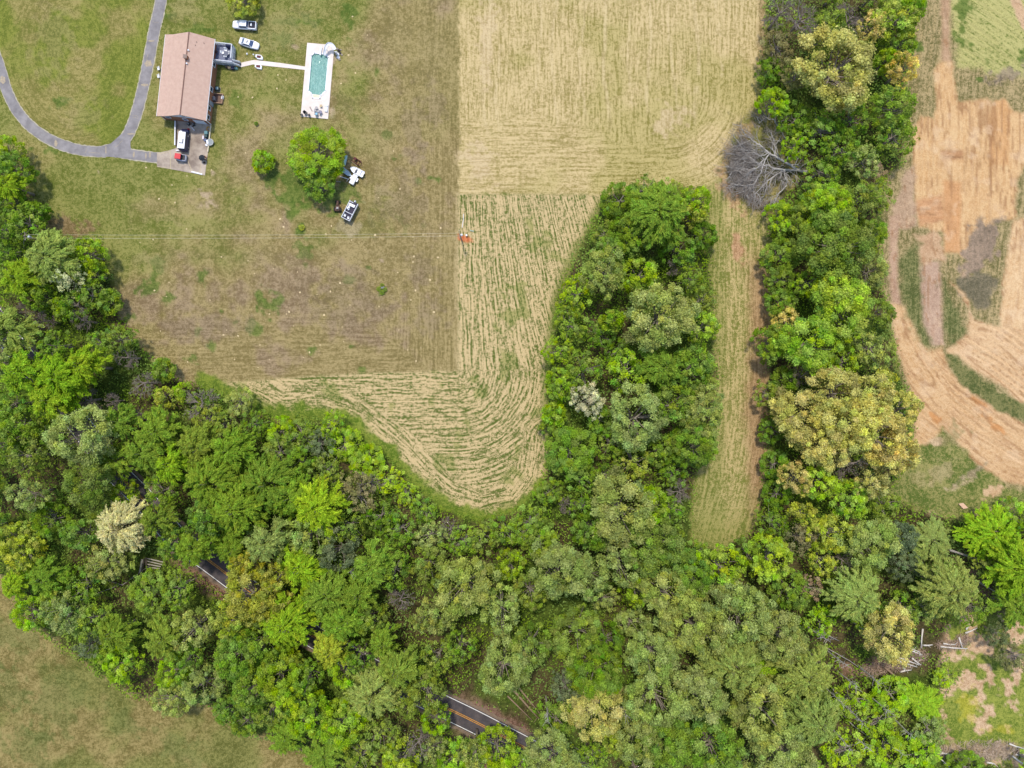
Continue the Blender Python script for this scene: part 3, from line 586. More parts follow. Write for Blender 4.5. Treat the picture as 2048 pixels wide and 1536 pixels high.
def make_crown(kind, R, H, seed):
    """returns verts, quads, tint and limb targets; crown of radius R, tree height H"""
    r = np.random.default_rng(seed); zb = {'round':0.12, 'pine':0.10}.get(kind, 0.34)*H; D = H-zb; cz = zb+D*0.48; az = D*0.52
    Cs = []; Ns = []; Ds = []; Ls = []; Ws = []; T = []; tg = []
    def emit(c, nrm, d, ln, wd, tv, th=0.5, ts=1.0):
        k = len(c); Cs.append(c); Ns.append(unit(nrm)); Ds.append(d); Ls.append(np.broadcast_to(ln, (k,)).copy()); Ws.append(np.broadcast_to(wd, (k,)).copy())
        T.append(np.stack([np.broadcast_to(tv, (k,)), np.broadcast_to(th, (k,)), np.broadcast_to(ts, (k,))], 1))
    def lump(u):     # irregular outline
        if kind == 'round': return 1+0.06*np.sin(3*np.arctan2(u[:,1], u[:,0])+seed)+0.05*r.normal(size=len(u))
        a = np.arctan2(u[:,1], u[:,0]); p = [r.uniform(0, 6.28) for _ in range(4)]
        return 1+0.13*np.sin(2*a+p[0])+0.10*np.sin(3*a+p[1]+2*u[:,2])+0.07*np.sin(5*a+p[2]+3*u[:,2])+0.05*np.sin(9*a+p[3])
    if kind in ('oak', 'round', 'sparse'):
        if kind == 'oak': K = int(66*(R/5)**1.35); rho = (0.08, 0.19); ls = 0.33
        elif kind == 'round': K = int(90*(R/5)**1.0); rho = (0.09, 0.17); ls = 0.30
        else: K = int(84*(R/5)**1.3); rho = (0.06, 0.16); ls = 0.32
        ls *= 0.85+0.15*R/5
        if R < 3: rho = (rho[0]*1.6, rho[1]*1.6)
        z = r.uniform(-0.35, 1, K)**1; a = r.uniform(0, 2*PI, K); q = np.sqrt(1-z*z)
        u = np.stack([q*np.cos(a), q*np.sin(a), z], 1)
        rr = r.uniform(rho[0], rho[1], K)*R
        if kind == 'sparse': dep = r.uniform(0.45, 1.0, K)**0.6
        elif kind == 'oak': dep = r.uniform(0.78, 1.05, K)
        else: dep = r.uniform(0.86, 1.0, K)
        lc = u*np.stack([R-rr*0.8, R-rr*0.8, np.full(K, az)-rr*0.4], 1)*(dep*lump(u))[:,None]; lc[:,2] += cz
        tg = lc.copy()
        for k in range(K):
            A_ = rr[k]**2*PI*2; nl = int(A_/(ls*ls*0.40)*(1.15 if kind == 'sparse' else 1.5))
            d = unit(r.normal(size=(nl,3))*np.array([1,1,1])+unit(lc[k:k+1]-np.array([[0,0,cz-az*0.5]]))*0.75)
            rad = rr[k]*(r.uniform(0.66, 1.12, nl)+(r.uniform(size=nl) < .2)*r.uniform(0, .6, nl))*(1+0.18*np.sin(7*d[:,0]+k)*np.cos(6*d[:,1]+k))
            sq = np.array([1, 1, 0.72]); c = lc[k]+d*rad[:,None]*sq
            nm = unit(d+r.normal(size=(nl,3))*0.8+np.array([0,0,0.55]))
            sz = ls*r.uniform(0.65, 1.25, nl); emit(c, nm, r.normal(size=(nl,3)), sz*1.25, sz*0.8, (1+r.normal()*0.15)*r.uniform(0.62, 1.3, nl), 0.5+r.normal()*0.012+r.normal(size=nl)*0.004, r.uniform(0.88, 1.05))
        # inner fill so gaps show shaded leaves
        nf = int(R*R*16*(0.6 if kind == 'sparse' else 1)); d = unit(r.normal(size=(nf,3))*np.array([1,1,.8])); rad = r.uniform(0.3, 0.8, nf)**0.7
        c = d*rad[:,None]*np.array([R, R, az*0.95]); c[:,2] += cz-0.2
        emit(c, unit(r.normal(size=(nf,3))+np.array([0,0,1.0])), r.normal(size=(nf,3)), ls*1.3, ls*0.9, r.uniform(0.75, 1.05, nf))
    elif kind == 'feather':
        K = int(54*(R/5)**1.1); ls = 0.40*(0.85+0.15*R/5)
        a = np.arange(K)*2.39996+r.uniform(0, 6); el = r.uniform(-0.15, 1.5, K)
        for k in range(K):
            dirh = np.array([math.cos(a[k]), math.sin(a[k]), 0]); e = el[k]; tipr = R*math.cos(e*0.95)*r.uniform(0.78, 1.1); tipz = cz+az*math.sin(e)*1.0*r.uniform(0.85, 1.05)
            p0 = np.array([0, 0, cz-az*0.5+az*0.5*max(e, 0)]); p2 = dirh*tipr+np.array([0,0,tipz-0.12*R]); p1 = dirh*tipr*0.55+np.array([0,0,tipz+0.10*R])
            tg.append(p1*0.9+p0*0.1)
            ns = int(7+R*1.2)
            for s_ in range(ns):
                t_ = r.uniform(0.42 if e < 0.9 else 0.15, 1.0); bp_ = (1-t_)**2*p0+2*t_*(1-t_)*p1+t_*t_*p2; side = np.cross(dirh, [0,0,1])*r.choice([-1, 1])
                dd = unit(dirh*1.0+side*r.uniform(0.1, 0.9)+np.array([0,0,-r.uniform(0.15, 0.8)])); ln_ = R*r.uniform(0.14, 0.28); m_ = int(ln_/(ls*0.15))+3
                tt = r.uniform(0, 1, m_); c = bp_+dd*(ln_*tt)[:,None]+np.array([0,0,-0.18])*(tt**2*ln_)[:,None]+r.normal(size=(m_,3))*0.14*np.array([1,1,.6])
                nm = unit(np.array([0,0,1.0])+r.normal(size=(m_,3))*0.55+dirh*0.25); sz = ls*r.uniform(0.7, 1.25, m_)
                emit(c, nm, dd+r.normal(size=(m_,3))*0.3, sz*1.5, sz*0.55, (1+r.normal()*0.12)*r.uniform(0.65, 1.3, m_), 0.5+r.normal()*0.010)
        nf = int(R*R*13); d = unit(r.normal(size=(nf,3))*np.array([1,1,.8])); rad = r.uniform(0.3, 0.75, nf)
        c = d*rad[:,None]*np.array([R, R, az]); c[:,2] += cz-0.4
        emit(c, unit(r.normal(size=(nf,3))+np.array([0,0,1.0])), r.normal(size=(nf,3)), ls*1.2, ls*0.8, r.uniform(0.75, 1.0, nf))
    elif kind == 'pine':
        for lv in np.linspace(0, 1, int(9+R*1.5)):
            z0 = zb+D*lv*0.97; rl = R*(1-lv)**0.8*1.0+0.25; nb = int(7+rl*2.2); a0 = r.uniform(0, 6)
            for k in range(nb):
                a = a0+2*PI*k/nb+r.normal()*0.12; dirh = np.array([math.cos(a), math.sin(a), 0]); L_ = rl*r.uniform(0.8, 1.1); m_ = int(L_*26)+8
                tt = r.uniform(0.05, 1, m_)**0.8; sd_ = np.cross(dirh, [0,0,1]); wdt = 0.30*L_*(1.05-tt)+0.12
                c = dirh*(L_*tt)[:,None]+sd_*(r.uniform(-1, 1, m_)*wdt)[:,None]; c[:,2] += z0+0.10*L_*tt+r.normal(size=m_)*0.1
                emit(c, unit(np.array([0,0,1.0])+r.normal(size=(m_,3))*0.5), dirh+sd_*np.sign(r.normal(size=m_))[:,None]*0.6, 0.42*r.uniform(.7,1.2,m_), 0.13, r.uniform(0.75, 1.2, m_))
    elif kind == 'bare':
        nf = int(R*R*5); d = unit(r.normal(size=(nf,3))); d[:,2] = np.abs(d[:,2]); c = d*r.uniform(0.5, 1.0, nf)[:,None]*np.array([R, R, az*1.2]); c[:,2] += cz-az*0.2
        emit(c, unit(r.normal(size=(nf,3))+np.array([0,0,.8])), r.normal(size=(nf,3)), 0.30, 0.18, r.uniform(0.8, 1.2, nf))
    C = np.concatenate(Cs); V_ = quads(C, np.concatenate(Ns), np.concatenate(Ds), np.concatenate(Ls), np.concatenate(Ws), r).reshape(-1, 3)
    return V_, np.arange(len(V_)).reshape(-1, 4), np.concatenate(T), np.array(tg) if len(tg) else np.zeros((0,3)), cz, az

def wood_mesh(name, kind, R, H, tg, cz, az, seed, m):
    rn = random.Random(seed); mb = MB(); tr = 0.030*H*(0.8 if kind == 'round' else 1)
    lean = (rn.uniform(-.3,.3), rn.uniform(-.3,.3)); topz = cz+az*(0.2 if kind != 'pine' else 0.95)
    tp = [(0,0,-0.3),(lean[0]*.3,lean[1]*.3,H*0.15),(lean[0]*.7,lean[1]*.7,topz*0.55),(lean[0],lean[1],topz)]
    mb.tube(tp, [tr*1.25, tr, tr*0.75, tr*0.3], 7)
    sel = list(tg); rn.shuffle(sel)
    for q in sel[:int(10+R*1.6)]:
        s0 = Vector((lean[0]*.6, lean[1]*.6, topz*rn.uniform(0.45, 0.85))); e = Vector(q); mid = (s0+e)/2+Vector((rn.uniform(-.4,.4), rn.uniform(-.4,.4), -0.08*R))
        mb.tube([s0, mid, e], [tr*0.42, tr*0.26, tr*0.08], 4, cap=False)
    if kind == 'bare':
        def grow(p, d, l, rad, lv):
            q = p+d*l; mid = (p+q)/2+Vector((rn.gauss(0,.06), rn.gauss(0,.06), rn.gauss(0,.04)))*l
            mb.tube([p, mid, q], [rad, rad*.8, rad*.55], 4 if lv < 2 else 3, cap=False)
            if lv >= 4: return
            for _ in range(3 if lv < 1 else rn.choice((3, 4))):
                nd = (d+Vector((rn.gauss(0,.55), rn.gauss(0,.55), rn.gauss(0,.38)+0.05))).normalized()
                grow(p+(q-p)*rn.uniform(.5, 1), nd, l*rn.uniform(.55, .8), max(rad*.55, 0.022), lv+1)
        for k in range(7):
            a = 2*PI*k/7+rn.uniform(-.3,.3); grow(Vector((lean[0]*.7, lean[1]*.7, topz*rn.uniform(.5,.9))), Vector((math.cos(a), math.sin(a), rn.uniform(.3,1.2))).normalized(), R*0.42, tr*0.45, 0)
    me = bpy.data.meshes.new(name); me.from_pydata(mb.v, [], mb.f); me.materials.append(m); me.update(); me.shade_smooth()
    return me
PROTO = {}
SIZES = {0: (2.4, 5.0), 1: (4.2, 11.0), 2: (6.6, 16.0)}
def proto(kind, size, var):
    key = (kind, size, var)
    if key in PROTO: return PROTO[key]
    R, H = SIZES[size]; sd = hash(('abcdef'.index('abcdef'[['oak','round','sparse','feather','pine','bare'].index(kind)]), size, var)) % 9999
    V_, Q_, T_, tg, cz, az = make_crown(kind, R, H, sd)
    me = np_mesh('crown', V_, Q_, leafm)
    at = me.attributes.new('tint', 'FLOAT_VECTOR', 'FACE'); at.data.foreach_set('vector', T_.astype(np.float32).ravel())
    wm = wood_mesh('trunk', kind, R, H, tg, cz, az, sd, twigm if kind == 'bare' else barkm)
    PROTO[key] = (me, wm, R, H, cz); return PROTO[key]

LC = {'L': lin(162,192,48,.98), 'M': lin(143,172,58,.96), 'D': lin(130,162,48,.95), 'O': lin(150,170,66,.94), 'Y': lin(184,196,70,.96), 'T': lin(213,206,112,.98),
      'G': lin(212,204,108,1.0), 'C': lin(216,218,160,.98), 'S': lin(170,184,94,.96), 'B': lin(134,150,100,.86), 'K': lin(152,150,96,.92), 'W': lin(160,152,134,.9), 'P': lin(186,164,128,.9), 'X': lin(174,202,62,.98), 'A': lin(186,190,68,.96)}
CN = {'L':'lime green','M':'mid green','D':'deep green','O':'olive','Y':'yellow-green','T':'tan-flowered','G':'golden','C':'cream','S':'sage green','B':'grey-green','K':'grey-brown','W':'whitish','P':'pinkish tan','X':'bright lime','A':'golden olive'}
KN = {'oak':'billowing','round':'dense round','sparse':'open-crowned','feather':'feathery','pine':'conifer','bare':'bare-twigged'}
LAND = [(375,150,'the brown-roofed house'),(635,160,'the swimming pool'),(47,471,'the left-edge utility pole'),(920,470,'the utility pole in the field'),(1525,335,'the fallen grey tree'),
  (252,1050,'the cream-crowned tree'),(1175,800,'the whitish flowering tree'),(1920,330,'the orange bare earth'),(505,1185,'the golden roadside tree'),(1190,1420,'the pale gold tree'),
  (955,1430,'the open stretch of road'),(1690,830,'the broad tan-flowered crown'),(1670,140,'the yellowish domed oak'),(1615,690,'the rounded lime tree'),(1800,1080,'the dark grey-green conifers'),
  (1810,1330,'the log pile'),(360,752,'the mown field\'s corner'),(1440,1080,'the straw strip\'s lower end'),(960,1020,'the stubble field\'s lowest curve'),(30,1260,'the lower left pasture'),
  (500,1490,'the pasture\'s right end'),(300,1130,'the collapsed timber heap'),(1310,430,'the big tree topping the grove'),(1320,640,'the broad sage tree mid-grove'),(170,870,'the broad sage crown'),
  (1190,1340,'the dark green dome'),(1920,1012,'the pale board in the grass'),(1665,490,'the broad olive crown'),(2000,1400,'the bare sandy clearing'),(1450,1300,'the lower right sage canopy'),
  (760,880,'the bright green verge'),(5,180,'the driveway\'s left end'),(1000,1180,'the wood below the stubble field'),(640,1010,'the lime feathery tree'),(50,700,'the left edge of the wood'),(1375,1500,'the bottom edge of the wood'),(760,1500,'the bottom edge thicket'),(1130,1130,'the sage dome below the grove')]
PEND = []   # (object, phrase, px, py)
def dirword(dx, dy):
    a = math.degrees(math.atan2(-dy, dx)) % 360
    return ['right of','upper right of','above','upper left of','left of','lower left of','below','lower right of'][int(((a+22.5) % 360)//45)]
ORD_ = ['nearest','second nearest','third nearest','fourth nearest','fifth nearest','sixth nearest','seventh nearest','eighth nearest','ninth nearest','tenth nearest','eleventh nearest','twelfth nearest']
ORD = ORD_+[w_+' nearest' for w_ in ('thirteenth','fourteenth','fifteenth','sixteenth','seventeenth','eighteenth','nineteenth','twentieth')]
def short(l): 
    for w_ in ('middling ','large ','small '):
        if len(l.replace('-',' ').split()) > 16: l = l.replace(w_, '', 1)
    return l
def settle_labels():
    buckets = {}
    for o, ph, x, y in PEND:
        best = min(LAND, key=lambda l: (l[0]-x)**2+(l[1]-y)**2 if (l[0]-x)**2+(l[1]-y)**2 > 15**2 else 1e9)
        d = math.hypot(best[0]-x, best[1]-y); lab = (ph, dirword(x-best[0], y-best[1])+' '+best[2]); buckets.setdefault(lab, []).append((d, o))
    for (ph, wh), lst in buckets.items():
        lst.sort(key=lambda q: q[0])
        if len(lst) == 1: lst[0][1]['label'] = short(ph+' '+wh)
        else:
            for i, (d, o) in enumerate(lst): o['label'] = short(ORD[i]+' '+ph+' '+wh)
GROUPNAME = 'trees of the woods around the fields'
rt = random.Random(11)
def tree(px, py, r, kind, c, h=None, label=None, group=GROUPNAME, shrub=False):
    size = 0 if r < 27 else (1 if r < 47 else 2); me, wm, R, H, cz = proto(kind, size, rt.randrange(3 if kind in ('oak','sparse','feather','round') and size else 2))
    if h is None: h = {0: 6.0, 1: 10.5, 2: 14.5}[size]+rt.uniform(-1.2, 1.2)
    zc = h*0.62; k = (HC-zc)/HC; sr = r*S*k/R*1.02; p = P(px, py, zc)
    nm = 'shrub' if shrub else {'pine':'conifer_tree','bare':'bare_tree','oak':'spreading_tree'}.get(kind, 'sapling' if r < 29 else 'broadleaf_tree')
    e = empty(nm, (p.x, p.y, 0), rt.uniform(0, 2*PI)); e.scale = (sr*rt.uniform(.94, 1.06), sr*rt.uniform(.94, 1.06), h/H)
    e['category'] = 'shrub' if shrub else ('sapling' if nm == 'sapling' else 'tree'); e['group'] = group
    t_ = bpy.data.objects.new('trunk', wm); col.objects.link(t_); t_.parent = e
    o = bpy.data.objects.new('crown', me); col.objects.link(o); o.parent = e
    b_ = LC[c]; j = rt.uniform(.92, 1.08); o.color = (b_[0]*j*rt.uniform(.93,1.07), b_[1]*j, b_[2]*j*rt.uniform(.85,1.15), 1)
    if label: e['label'] = label
    else:
        sz = 'small' if r < 32 else ('middling' if r < 48 else 'large')
        PEND.append((e, f"{sz} {CN[c]} {KN[kind]} {'shrub' if shrub else ('sapling' if nm == 'sapling' else 'tree')}", px, py))
    TREES.append((px, py, r)); return e
TREES = []
SPEC = """
12 300 30 round L 9|28 338 36 round M 10|30 375 32 feather L 10|12 400 36 round M 8|30 408 26 bare K 8|55 445 38 sparse M 10|76 425 24 round D 7|10 460 38 sparse D 9|14 505 32 sparse D 8|24 548 30 sparse O 8
114 518 52 feather S 14|176 510 36 round L 10|188 550 30 sparse L 8|55 560 44 feather L 13|80 592 32 round M 11|143 555 36 sparse C 12|186 592 32 sparse M 9|150 612 36 sparse M 10|216 606 26 round M 6
52 618 26 bare K 9|168 642 28 bare K 9|88 642 26 bare W 9|30 662 42 feather S 13|125 618 26 sparse L 9|4 622 26 sparse M|242 680 36 sparse O 9|202 690 30 sparse M 9|112 692 38 sparse M 11|20 722 36 oak S 13
60 745 44 feather L 15|135 755 50 feather L 15|178 735 38 feather L 14|112 797 42 feather L 14|258 716 30 bare K 8|290 765 34 bare K 8|226 802 26 bare K 8|326 742 24 round M 6|368 784 26 sparse L 5|330 792 26 sparse Y 6
275 838 26 bare W 8|402 812 46 bare K 8|420 830 34 sparse O 7|28 808 38 sparse M 11|42 852 42 round M 12|10 885 38 sparse M 12|62 915 42 sparse O 13|250 845 34 feather M 12
185 960 48 oak O 15|322 862 42 feather M 13|300 905 38 feather M 13|352 930 36 feather L 14|402 890 42 feather O 12|92 862 34 sparse D|64 988 34 oak S 13|248 985 28 round L 8|30 1080 38 round Y 10|100 1040 40 round D 9
320 1040 34 feather O 13|350 1085 34 round M 12|398 1092 42 feather M 14|430 960 54 feather M 16|470 900 46 feather M 14|482 1012 54 feather M 16|542 962 50 feather M 15|420 1030 40 round M 14|540 1080 46 feather S 15|448 855 34 sparse O 7|512 848 32 sparse D 6
562 862 30 round L 5|604 868 36 sparse M 6|560 905 40 sparse O 9|690 888 34 round L 4|735 922 34 round L 4|778 960 32 sparse L 4|640 890 32 sparse B 6|655 940 36 sparse O 9|600 920 32 round M 8|815 990 28 sparse L 4|850 1020 28 sparse M 5
712 985 44 sparse K 10|742 965 30 bare K 8|590 990 44 feather M 14|625 1065 46 oak S 14|680 1100 44 oak B 14|700 1050 36 sparse M 12|762 1035 36 sparse D 9|800 1060 40 sparse M 10|860 1070 34 sparse S 9|900 1060 30 bare K 7|930 1080 34 sparse M 9
500 1130 30 oak A 13|470 1232 42 oak Y 14|560 1150 34 oak A 14|575 1105 26 round O 12|610 1130 46 feather L 15|662 1180 50 feather M 15|580 1240 52 feather L 15|690 1235 46 feather M 14|745 1130 46 feather M 14|720 1180 40 feather M 14|790 1140 40 sparse M 12|800 1200 34 bare K 11
740 1235 34 round O 12|818 1402 34 round O 12|930 1170 60 oak S 17|868 1230 40 oak S 15|1002 1215 42 oak S 16|1060 1045 40 sparse M 10|1010 1060 36 sparse M 9|965 1075 34 sparse O 9|1080 1080 42 round M 12|1240 1020 68 oak S 18|1300 1085 58 oak O 17|1235 1120 46 oak S 16|1185 1060 40 round M 15|1165 1010 30 sparse D 12
1150 1262 50 oak O 16|1215 1285 34 round D 15|1230 1480 26 round Y 12|1330 1185 52 oak S 16|1385 1250 62 oak S 18|1300 1300 54 oak S 17|1310 1390 58 oak S 18|1275 1470 48 oak S 16|1385 1380 56 oak S 18|1455 1320 56 feather S 17|1480 1225 60 oak S 17|1515 1415 58 oak S 17
1100 1510 56 oak S 16|1010 1330 54 oak S 16|1060 1290 44 oak O 15|950 1500 36 sparse S 15|992 1498 44 round L 13|1020 1535 40 round L 13|1130 1370 34 sparse B 12|1330 1480 56 oak M 17|1420 1490 56 oak M 17|1270 1180 34 round L 13|1180 1150 40 oak S 15|1380 1150 48 round M 14|1020 1130 30 round L 11|1060 1180 34 oak O 13
60 1228 34 round L 10|135 1225 42 oak S 12|36 1165 28 feather L 8|100 1150 38 feather M 11|45 1105 40 round Y 11|110 1190 26 round X 9|190 1240 42 sparse M 11|245 1330 40 round L 9|180 1290 30 sparse B 8|210 1310 26 sparse L 7|240 1260 40 feather M 12|300 1185 44 round M 8|170 1170 44 sparse D 9|335 1270 42 feather O 12
390 1255 42 oak S 12|345 1345 34 round L 10|402 1368 40 round S 10|380 1310 32 sparse M 11|475 1310 50 round M 14|525 1285 42 round M 14|560 1350 52 round L 14|505 1380 40 round M 14|622 1430 46 round L 13|685 1445 48 round L 14|455 1420 28 round M 8|492 1445 30 round M 9|590 1400 40 round X 14|540 1420 34 sparse O 11
748 1380 48 feather S 15|690 1340 34 round L 13|665 1290 40 feather Y 13|800 1330 46 feather O 15|850 1375 42 oak O 14|720 1310 34 sparse M 13|840 1480 36 bare W 13|870 1492 30 sparse S 12|800 1520 38 round X 12|755 1470 44 sparse O 10|620 1345 34 sparse M 13|880 1310 36 sparse O 13|920 1290 36 sparse M 13|770 1275 30 feather M 13|910 1520 40 round L 12|870 1440 30 round L 12|720 1510 40 sparse O 6
1392 402 34 round L 10|1388 432 26 sparse Y 10|1240 402 40 round D 7|1262 470 44 round M 11|1232 500 36 round M 9|1290 382 32 sparse O 6|1340 385 30 sparse O 6|1402 470 32 round D 8|1358 500 34 round M 11|1210 470 30 sparse O 6
1206 545 52 sparse S 14|1150 590 38 sparse L 11|1278 552 38 round L 12|1352 532 26 bare K 8|1378 560 32 sparse M 10|1402 600 34 sparse O 8|1404 655 34 round X 10|1224 642 24 round L 11|1140 650 40 sparse M 10|1198 668 34 sparse D 7|1118 702 34 sparse L 10|1165 740 42 sparse M 12|1250 742 46 sparse L 12|1318 735 46 feather M 13|1385 735 44 round M 12|1235 700 30 sparse D 6
1402 820 52 sparse S 14|1122 768 34 round L 11|1272 835 60 oak S 16|1338 810 44 oak M 14|1390 890 50 round M 13|1142 905 50 round M 13|1160 955 34 sparse M 10|1222 890 36 sparse M 9|1265 925 42 sparse Y 9|1318 900 34 round M 9|1212 950 34 sparse D 10|1345 945 34 sparse D 6|1358 985 32 bare W 7|1134 1012 26 bare K 7|1300 1012 40 round L 14|1110 830 26 round L 8|1105 860 26 sparse M 6|1200 840 30 round M 9|1340 1020 30 sparse M 8
1440 1130 44 oak L 13|1540 1118 46 round X 12|1498 1108 34 round M 8|1540 1040 34 sparse D 7|1390 1110 34 sparse D 7|1555 990 32 round D 6|1550 930 30 round D 6|1545 860 28 round D 6|1450 1190 44 oak S 14
1600 42 50 bare K 12|1558 30 38 bare K 10|1655 62 44 sparse O 12|1552 95 38 sparse K 8|1540 140 28 round D 6|1700 40 44 bare K 11|1740 60 34 sparse T 11|1788 42 42 oak Y 12|1820 22 28 round L 12|1800 88 34 round M 10|1802 142 32 oak T 11|1772 122 22 round L 9|1786 215 44 round M 12|1790 275 42 sparse M 11|1700 240 44 sparse D 9|1642 262 44 sparse M 9
1548 205 32 round L 8|1588 296 30 sparse L 8|1680 300 40 sparse M 10|1725 322 38 sparse S 9|1755 395 34 sparse O 8|1640 345 38 sparse M 8|1590 240 36 sparse D 7|1590 150 34 sparse K 9|1625 400 40 sparse M 11|1655 420 52 round L 13|1712 402 40 oak O 12|1562 436 34 round L 9|1598 440 34 round O 10|1745 345 28 sparse P 5
1562 512 36 round M 9|1742 545 36 round S 10|1740 470 34 round M 9|1562 605 32 round M 8|1752 628 36 round O 10|1742 700 44 sparse S 11|1568 640 30 oak T 8|1600 755 30 bare K 9|1570 760 26 round D 7|1765 760 28 sparse Y 9|1560 560 30 round M 8
1595 835 54 oak T 14|1665 785 52 oak T 17|1740 790 46 oak T 15|1750 870 58 oak T 16|1645 890 50 oak T 15|1800 820 42 round T 11|1795 905 44 oak T 13|1700 925 44 bare K 13|1740 965 36 oak T 13|1640 965 36 round X 13|1700 1000 38 round X 12|1588 955 34 oak T 12
1600 1025 24 oak Y 10|1655 1065 40 oak Y 11|1735 1085 54 oak S 13|1685 1120 32 bare K 8|1598 1075 36 sparse K 9|1620 1175 28 sparse P 8|1700 1185 52 feather S 14|1885 1170 58 feather S 15|1860 1075 40 feather S 5|1765 1010 34 sparse O 6|1580 1180 40 round M 9|1640 1120 34 sparse Y 9
1800 1220 42 sparse M 9|1740 1230 34 round L 8|1975 1062 50 feather L 9|2030 1030 34 round X 9|2025 1130 54 feather L 14|2020 1210 42 feather M 10|1850 1215 34 sparse S 8|1600 1340 56 feather S 16|1555 1270 50 oak S 16|1640 1240 36 sparse L 7|1620 1430 56 feather S 16|1565 1500 56 oak S 16|1700 1400 40 sparse L 5|1690 1500 46 sparse L 7|1760 1440 42 sparse L 5|1770 1500 44 round L 7|1840 1400 44 feather L 4|1860 1460 34 sparse S 5|1885 1352 26 sparse L 3|2030 1310 38 sparse K 7|1990 1265 28 sparse B 7|1780 1390 38 round L 5|1840 1510 40 round L 5|1930 1535 36 round M 4
"""
for ent in SPEC.replace('\n', '|').split('|'):
    q = ent.split()
    if len(q) >= 5: tree(float(q[0]), float(q[1]), float(q[2]), q[3], q[4], float(q[5]) if len(q) > 5 else None)
NAMED = [(252,1050,52,'feather','C',15,'tall cream-crowned tree beside the road, palest in the lower left wood'),
 (170,872,60,'oak','S',17,'broad sage green domed tree, largest crown in the left wood'),
 (505,1185,52,'oak','A',16,'golden yellow-green billowing tree hanging over the road'),
 (545,1205,40,'oak','A',15,'olive-gold billowing tree joined to the right side of the golden roadside tree'),
 (640,1010,52,'feather','L',16,'lime feathery tree just below the bright green verge'),
 (1190,1415,54,'oak','G',15,'pale gold billowing tree right of the open stretch of road'),
 (1190,1340,56,'round','D',17,'dark green smooth dome above the pale gold tree'),
 (1118,1135,56,'oak','S',17,'sage green dome below the central grove, fine even foliage'),
 (1310,432,58,'feather','M',16,'big mid green tree topping the central grove'),
 (1320,635,66,'oak','S',18,'broad sage grey-green tree in the middle of the central grove'),
 (1175,800,34,'oak','C',13,'whitish flowering tree at the left side of the central grove'),
 (1668,142,74,'oak','T',18,'yellowish domed oak near the top of the right tree line'),
 (1665,492,68,'oak','O',17,'broad olive crown in the right tree line above the lime pair'),
 (1678,612,62,'oak','X',17,'bright lime oak in the right tree line, upper of the lime pair'),
 (1612,690,60,'oak','X',15,'rounded lime tree on the strip side, lower of the lime pair'),
 (1692,845,62,'oak','T',19,'broadest tan-flowered oak in the middle of the right tree line'),
 (1800,1075,34,'round','B',10,'upper of the two dark grey-green conifers right of the tree line'),
 (1812,1132,32,'round','B',9,'lower of the two dark grey-green conifers right of the tree line'),
 (1775,1262,52,'oak','T',15,'tan-olive tree left of the log pile')]
for q in NAMED: tree(*q[:6], label=q[6])
YARD = [(632,308,59,'round','L',8.5,'large lime green tree between the pool and the pontoon boat'),(640,372,30,'round','M',6,'low paler lobe tree joined to the lower side of the large yard tree'),
 (524,322,23,'round','L',4,'small lone round green tree on the lawn below the path'),(485,-1,34,'round','Y',5.5,'yellow-green tree at the top edge above the pickup'),
 (512,247,4,'round','M',0.8,'tiny round shrub on the lawn right of the basement well'),(603,455,6,'round','Y',0.8,'small yellow-green shrub below the large yard tree')]
for q in YARD: tree(*q[:6], label=q[6], group='garden trees and shrubs', shrub=q[2] < 10)
NSPEC = len(TREES)

# fill the rest of the wood with smaller trees where no crown stands yet
rf = random.Random(5); cand = 0
def region_style(x, y):
    if x > 1500 and y > 1200: return rf.choice([('sparse','L'),('feather','S'),('sparse','M'),('feather','L'),('sparse','L')])
    if x > 1500: return rf.choice([('sparse','M'),('sparse','O'),('round','M'),('sparse','L')])
    if y > 1040 and x > 830: return rf.choice([('oak','S'),('oak','M'),('sparse','M'),('oak','O'),('sparse','S')])
    if x > 1090: return rf.choice([('sparse','M'),('sparse','L'),('round','M'),('oak','M')])
    if x < 300 and y < 1000: return rf.choice([('sparse','M'),('sparse','L'),('sparse','O'),('feather','M'),('oak','M'),('bare','K')])
    return rf.choice([('feather','M'),('sparse','M'),('oak','M'),('sparse','L'),('oak','S')])
KEEP = [(955,1425,64,1.0),(1010,1465,52,1.0),(900,1398,40,1.0),(300,1130,30,1.0),(610,1285,16,1.0),(440,1150,26,1.0),(400,1130,24,1.0),(70,492,30,1.0),(1060,1420,30,1.0),(1950,1165,30,1),(1880,1270,50,1),(1810,1335,60,1),(1700,1310,30,1),(1650,1290,24,1),(1720,1370,24,1),(1760,1360,30,1),(1975,1300,60,1),(2000,1420,80,1),(380,1060,16,1),(126,842,14,1),(1950,1500,60,1),(1855,1040,50,1),(1810,990,50,1)]
for rad, budget in ((38, 2500), (30, 4000), (23, 6000)):
    for _ in range(budget):
        if len(TREES) >= 392: break
        x, y = rf.uniform(-25, 2075), rf.uniform(-10, 1560); r = rad*rf.uniform(.9, 1.1)
        if not inside(x, y, FOREST_MAIN): continue
        if any((x-a)**2+(y-b_)**2 < (r*0.45+c)**2 for a, b_, c, _k in KEEP): continue
        if 1455 < x < 1600 and 250 < y < 420: continue
        if all((x-a)**2+(y-b_)**2 > (0.72*(r+c))**2 for a, b_, c in TREES):
            kd, cc = region_style(x, y); tree(x, y, r, kd, cc, {38: 9.5, 30: 7.5, 23: 5.5}[rad]+rf.uniform(-1, 1))
import collections; print('trees', len(TREES), NSPEC, collections.Counter(o.name.split('.')[0] for o in col.objects if o.get('category') == 'tree'))

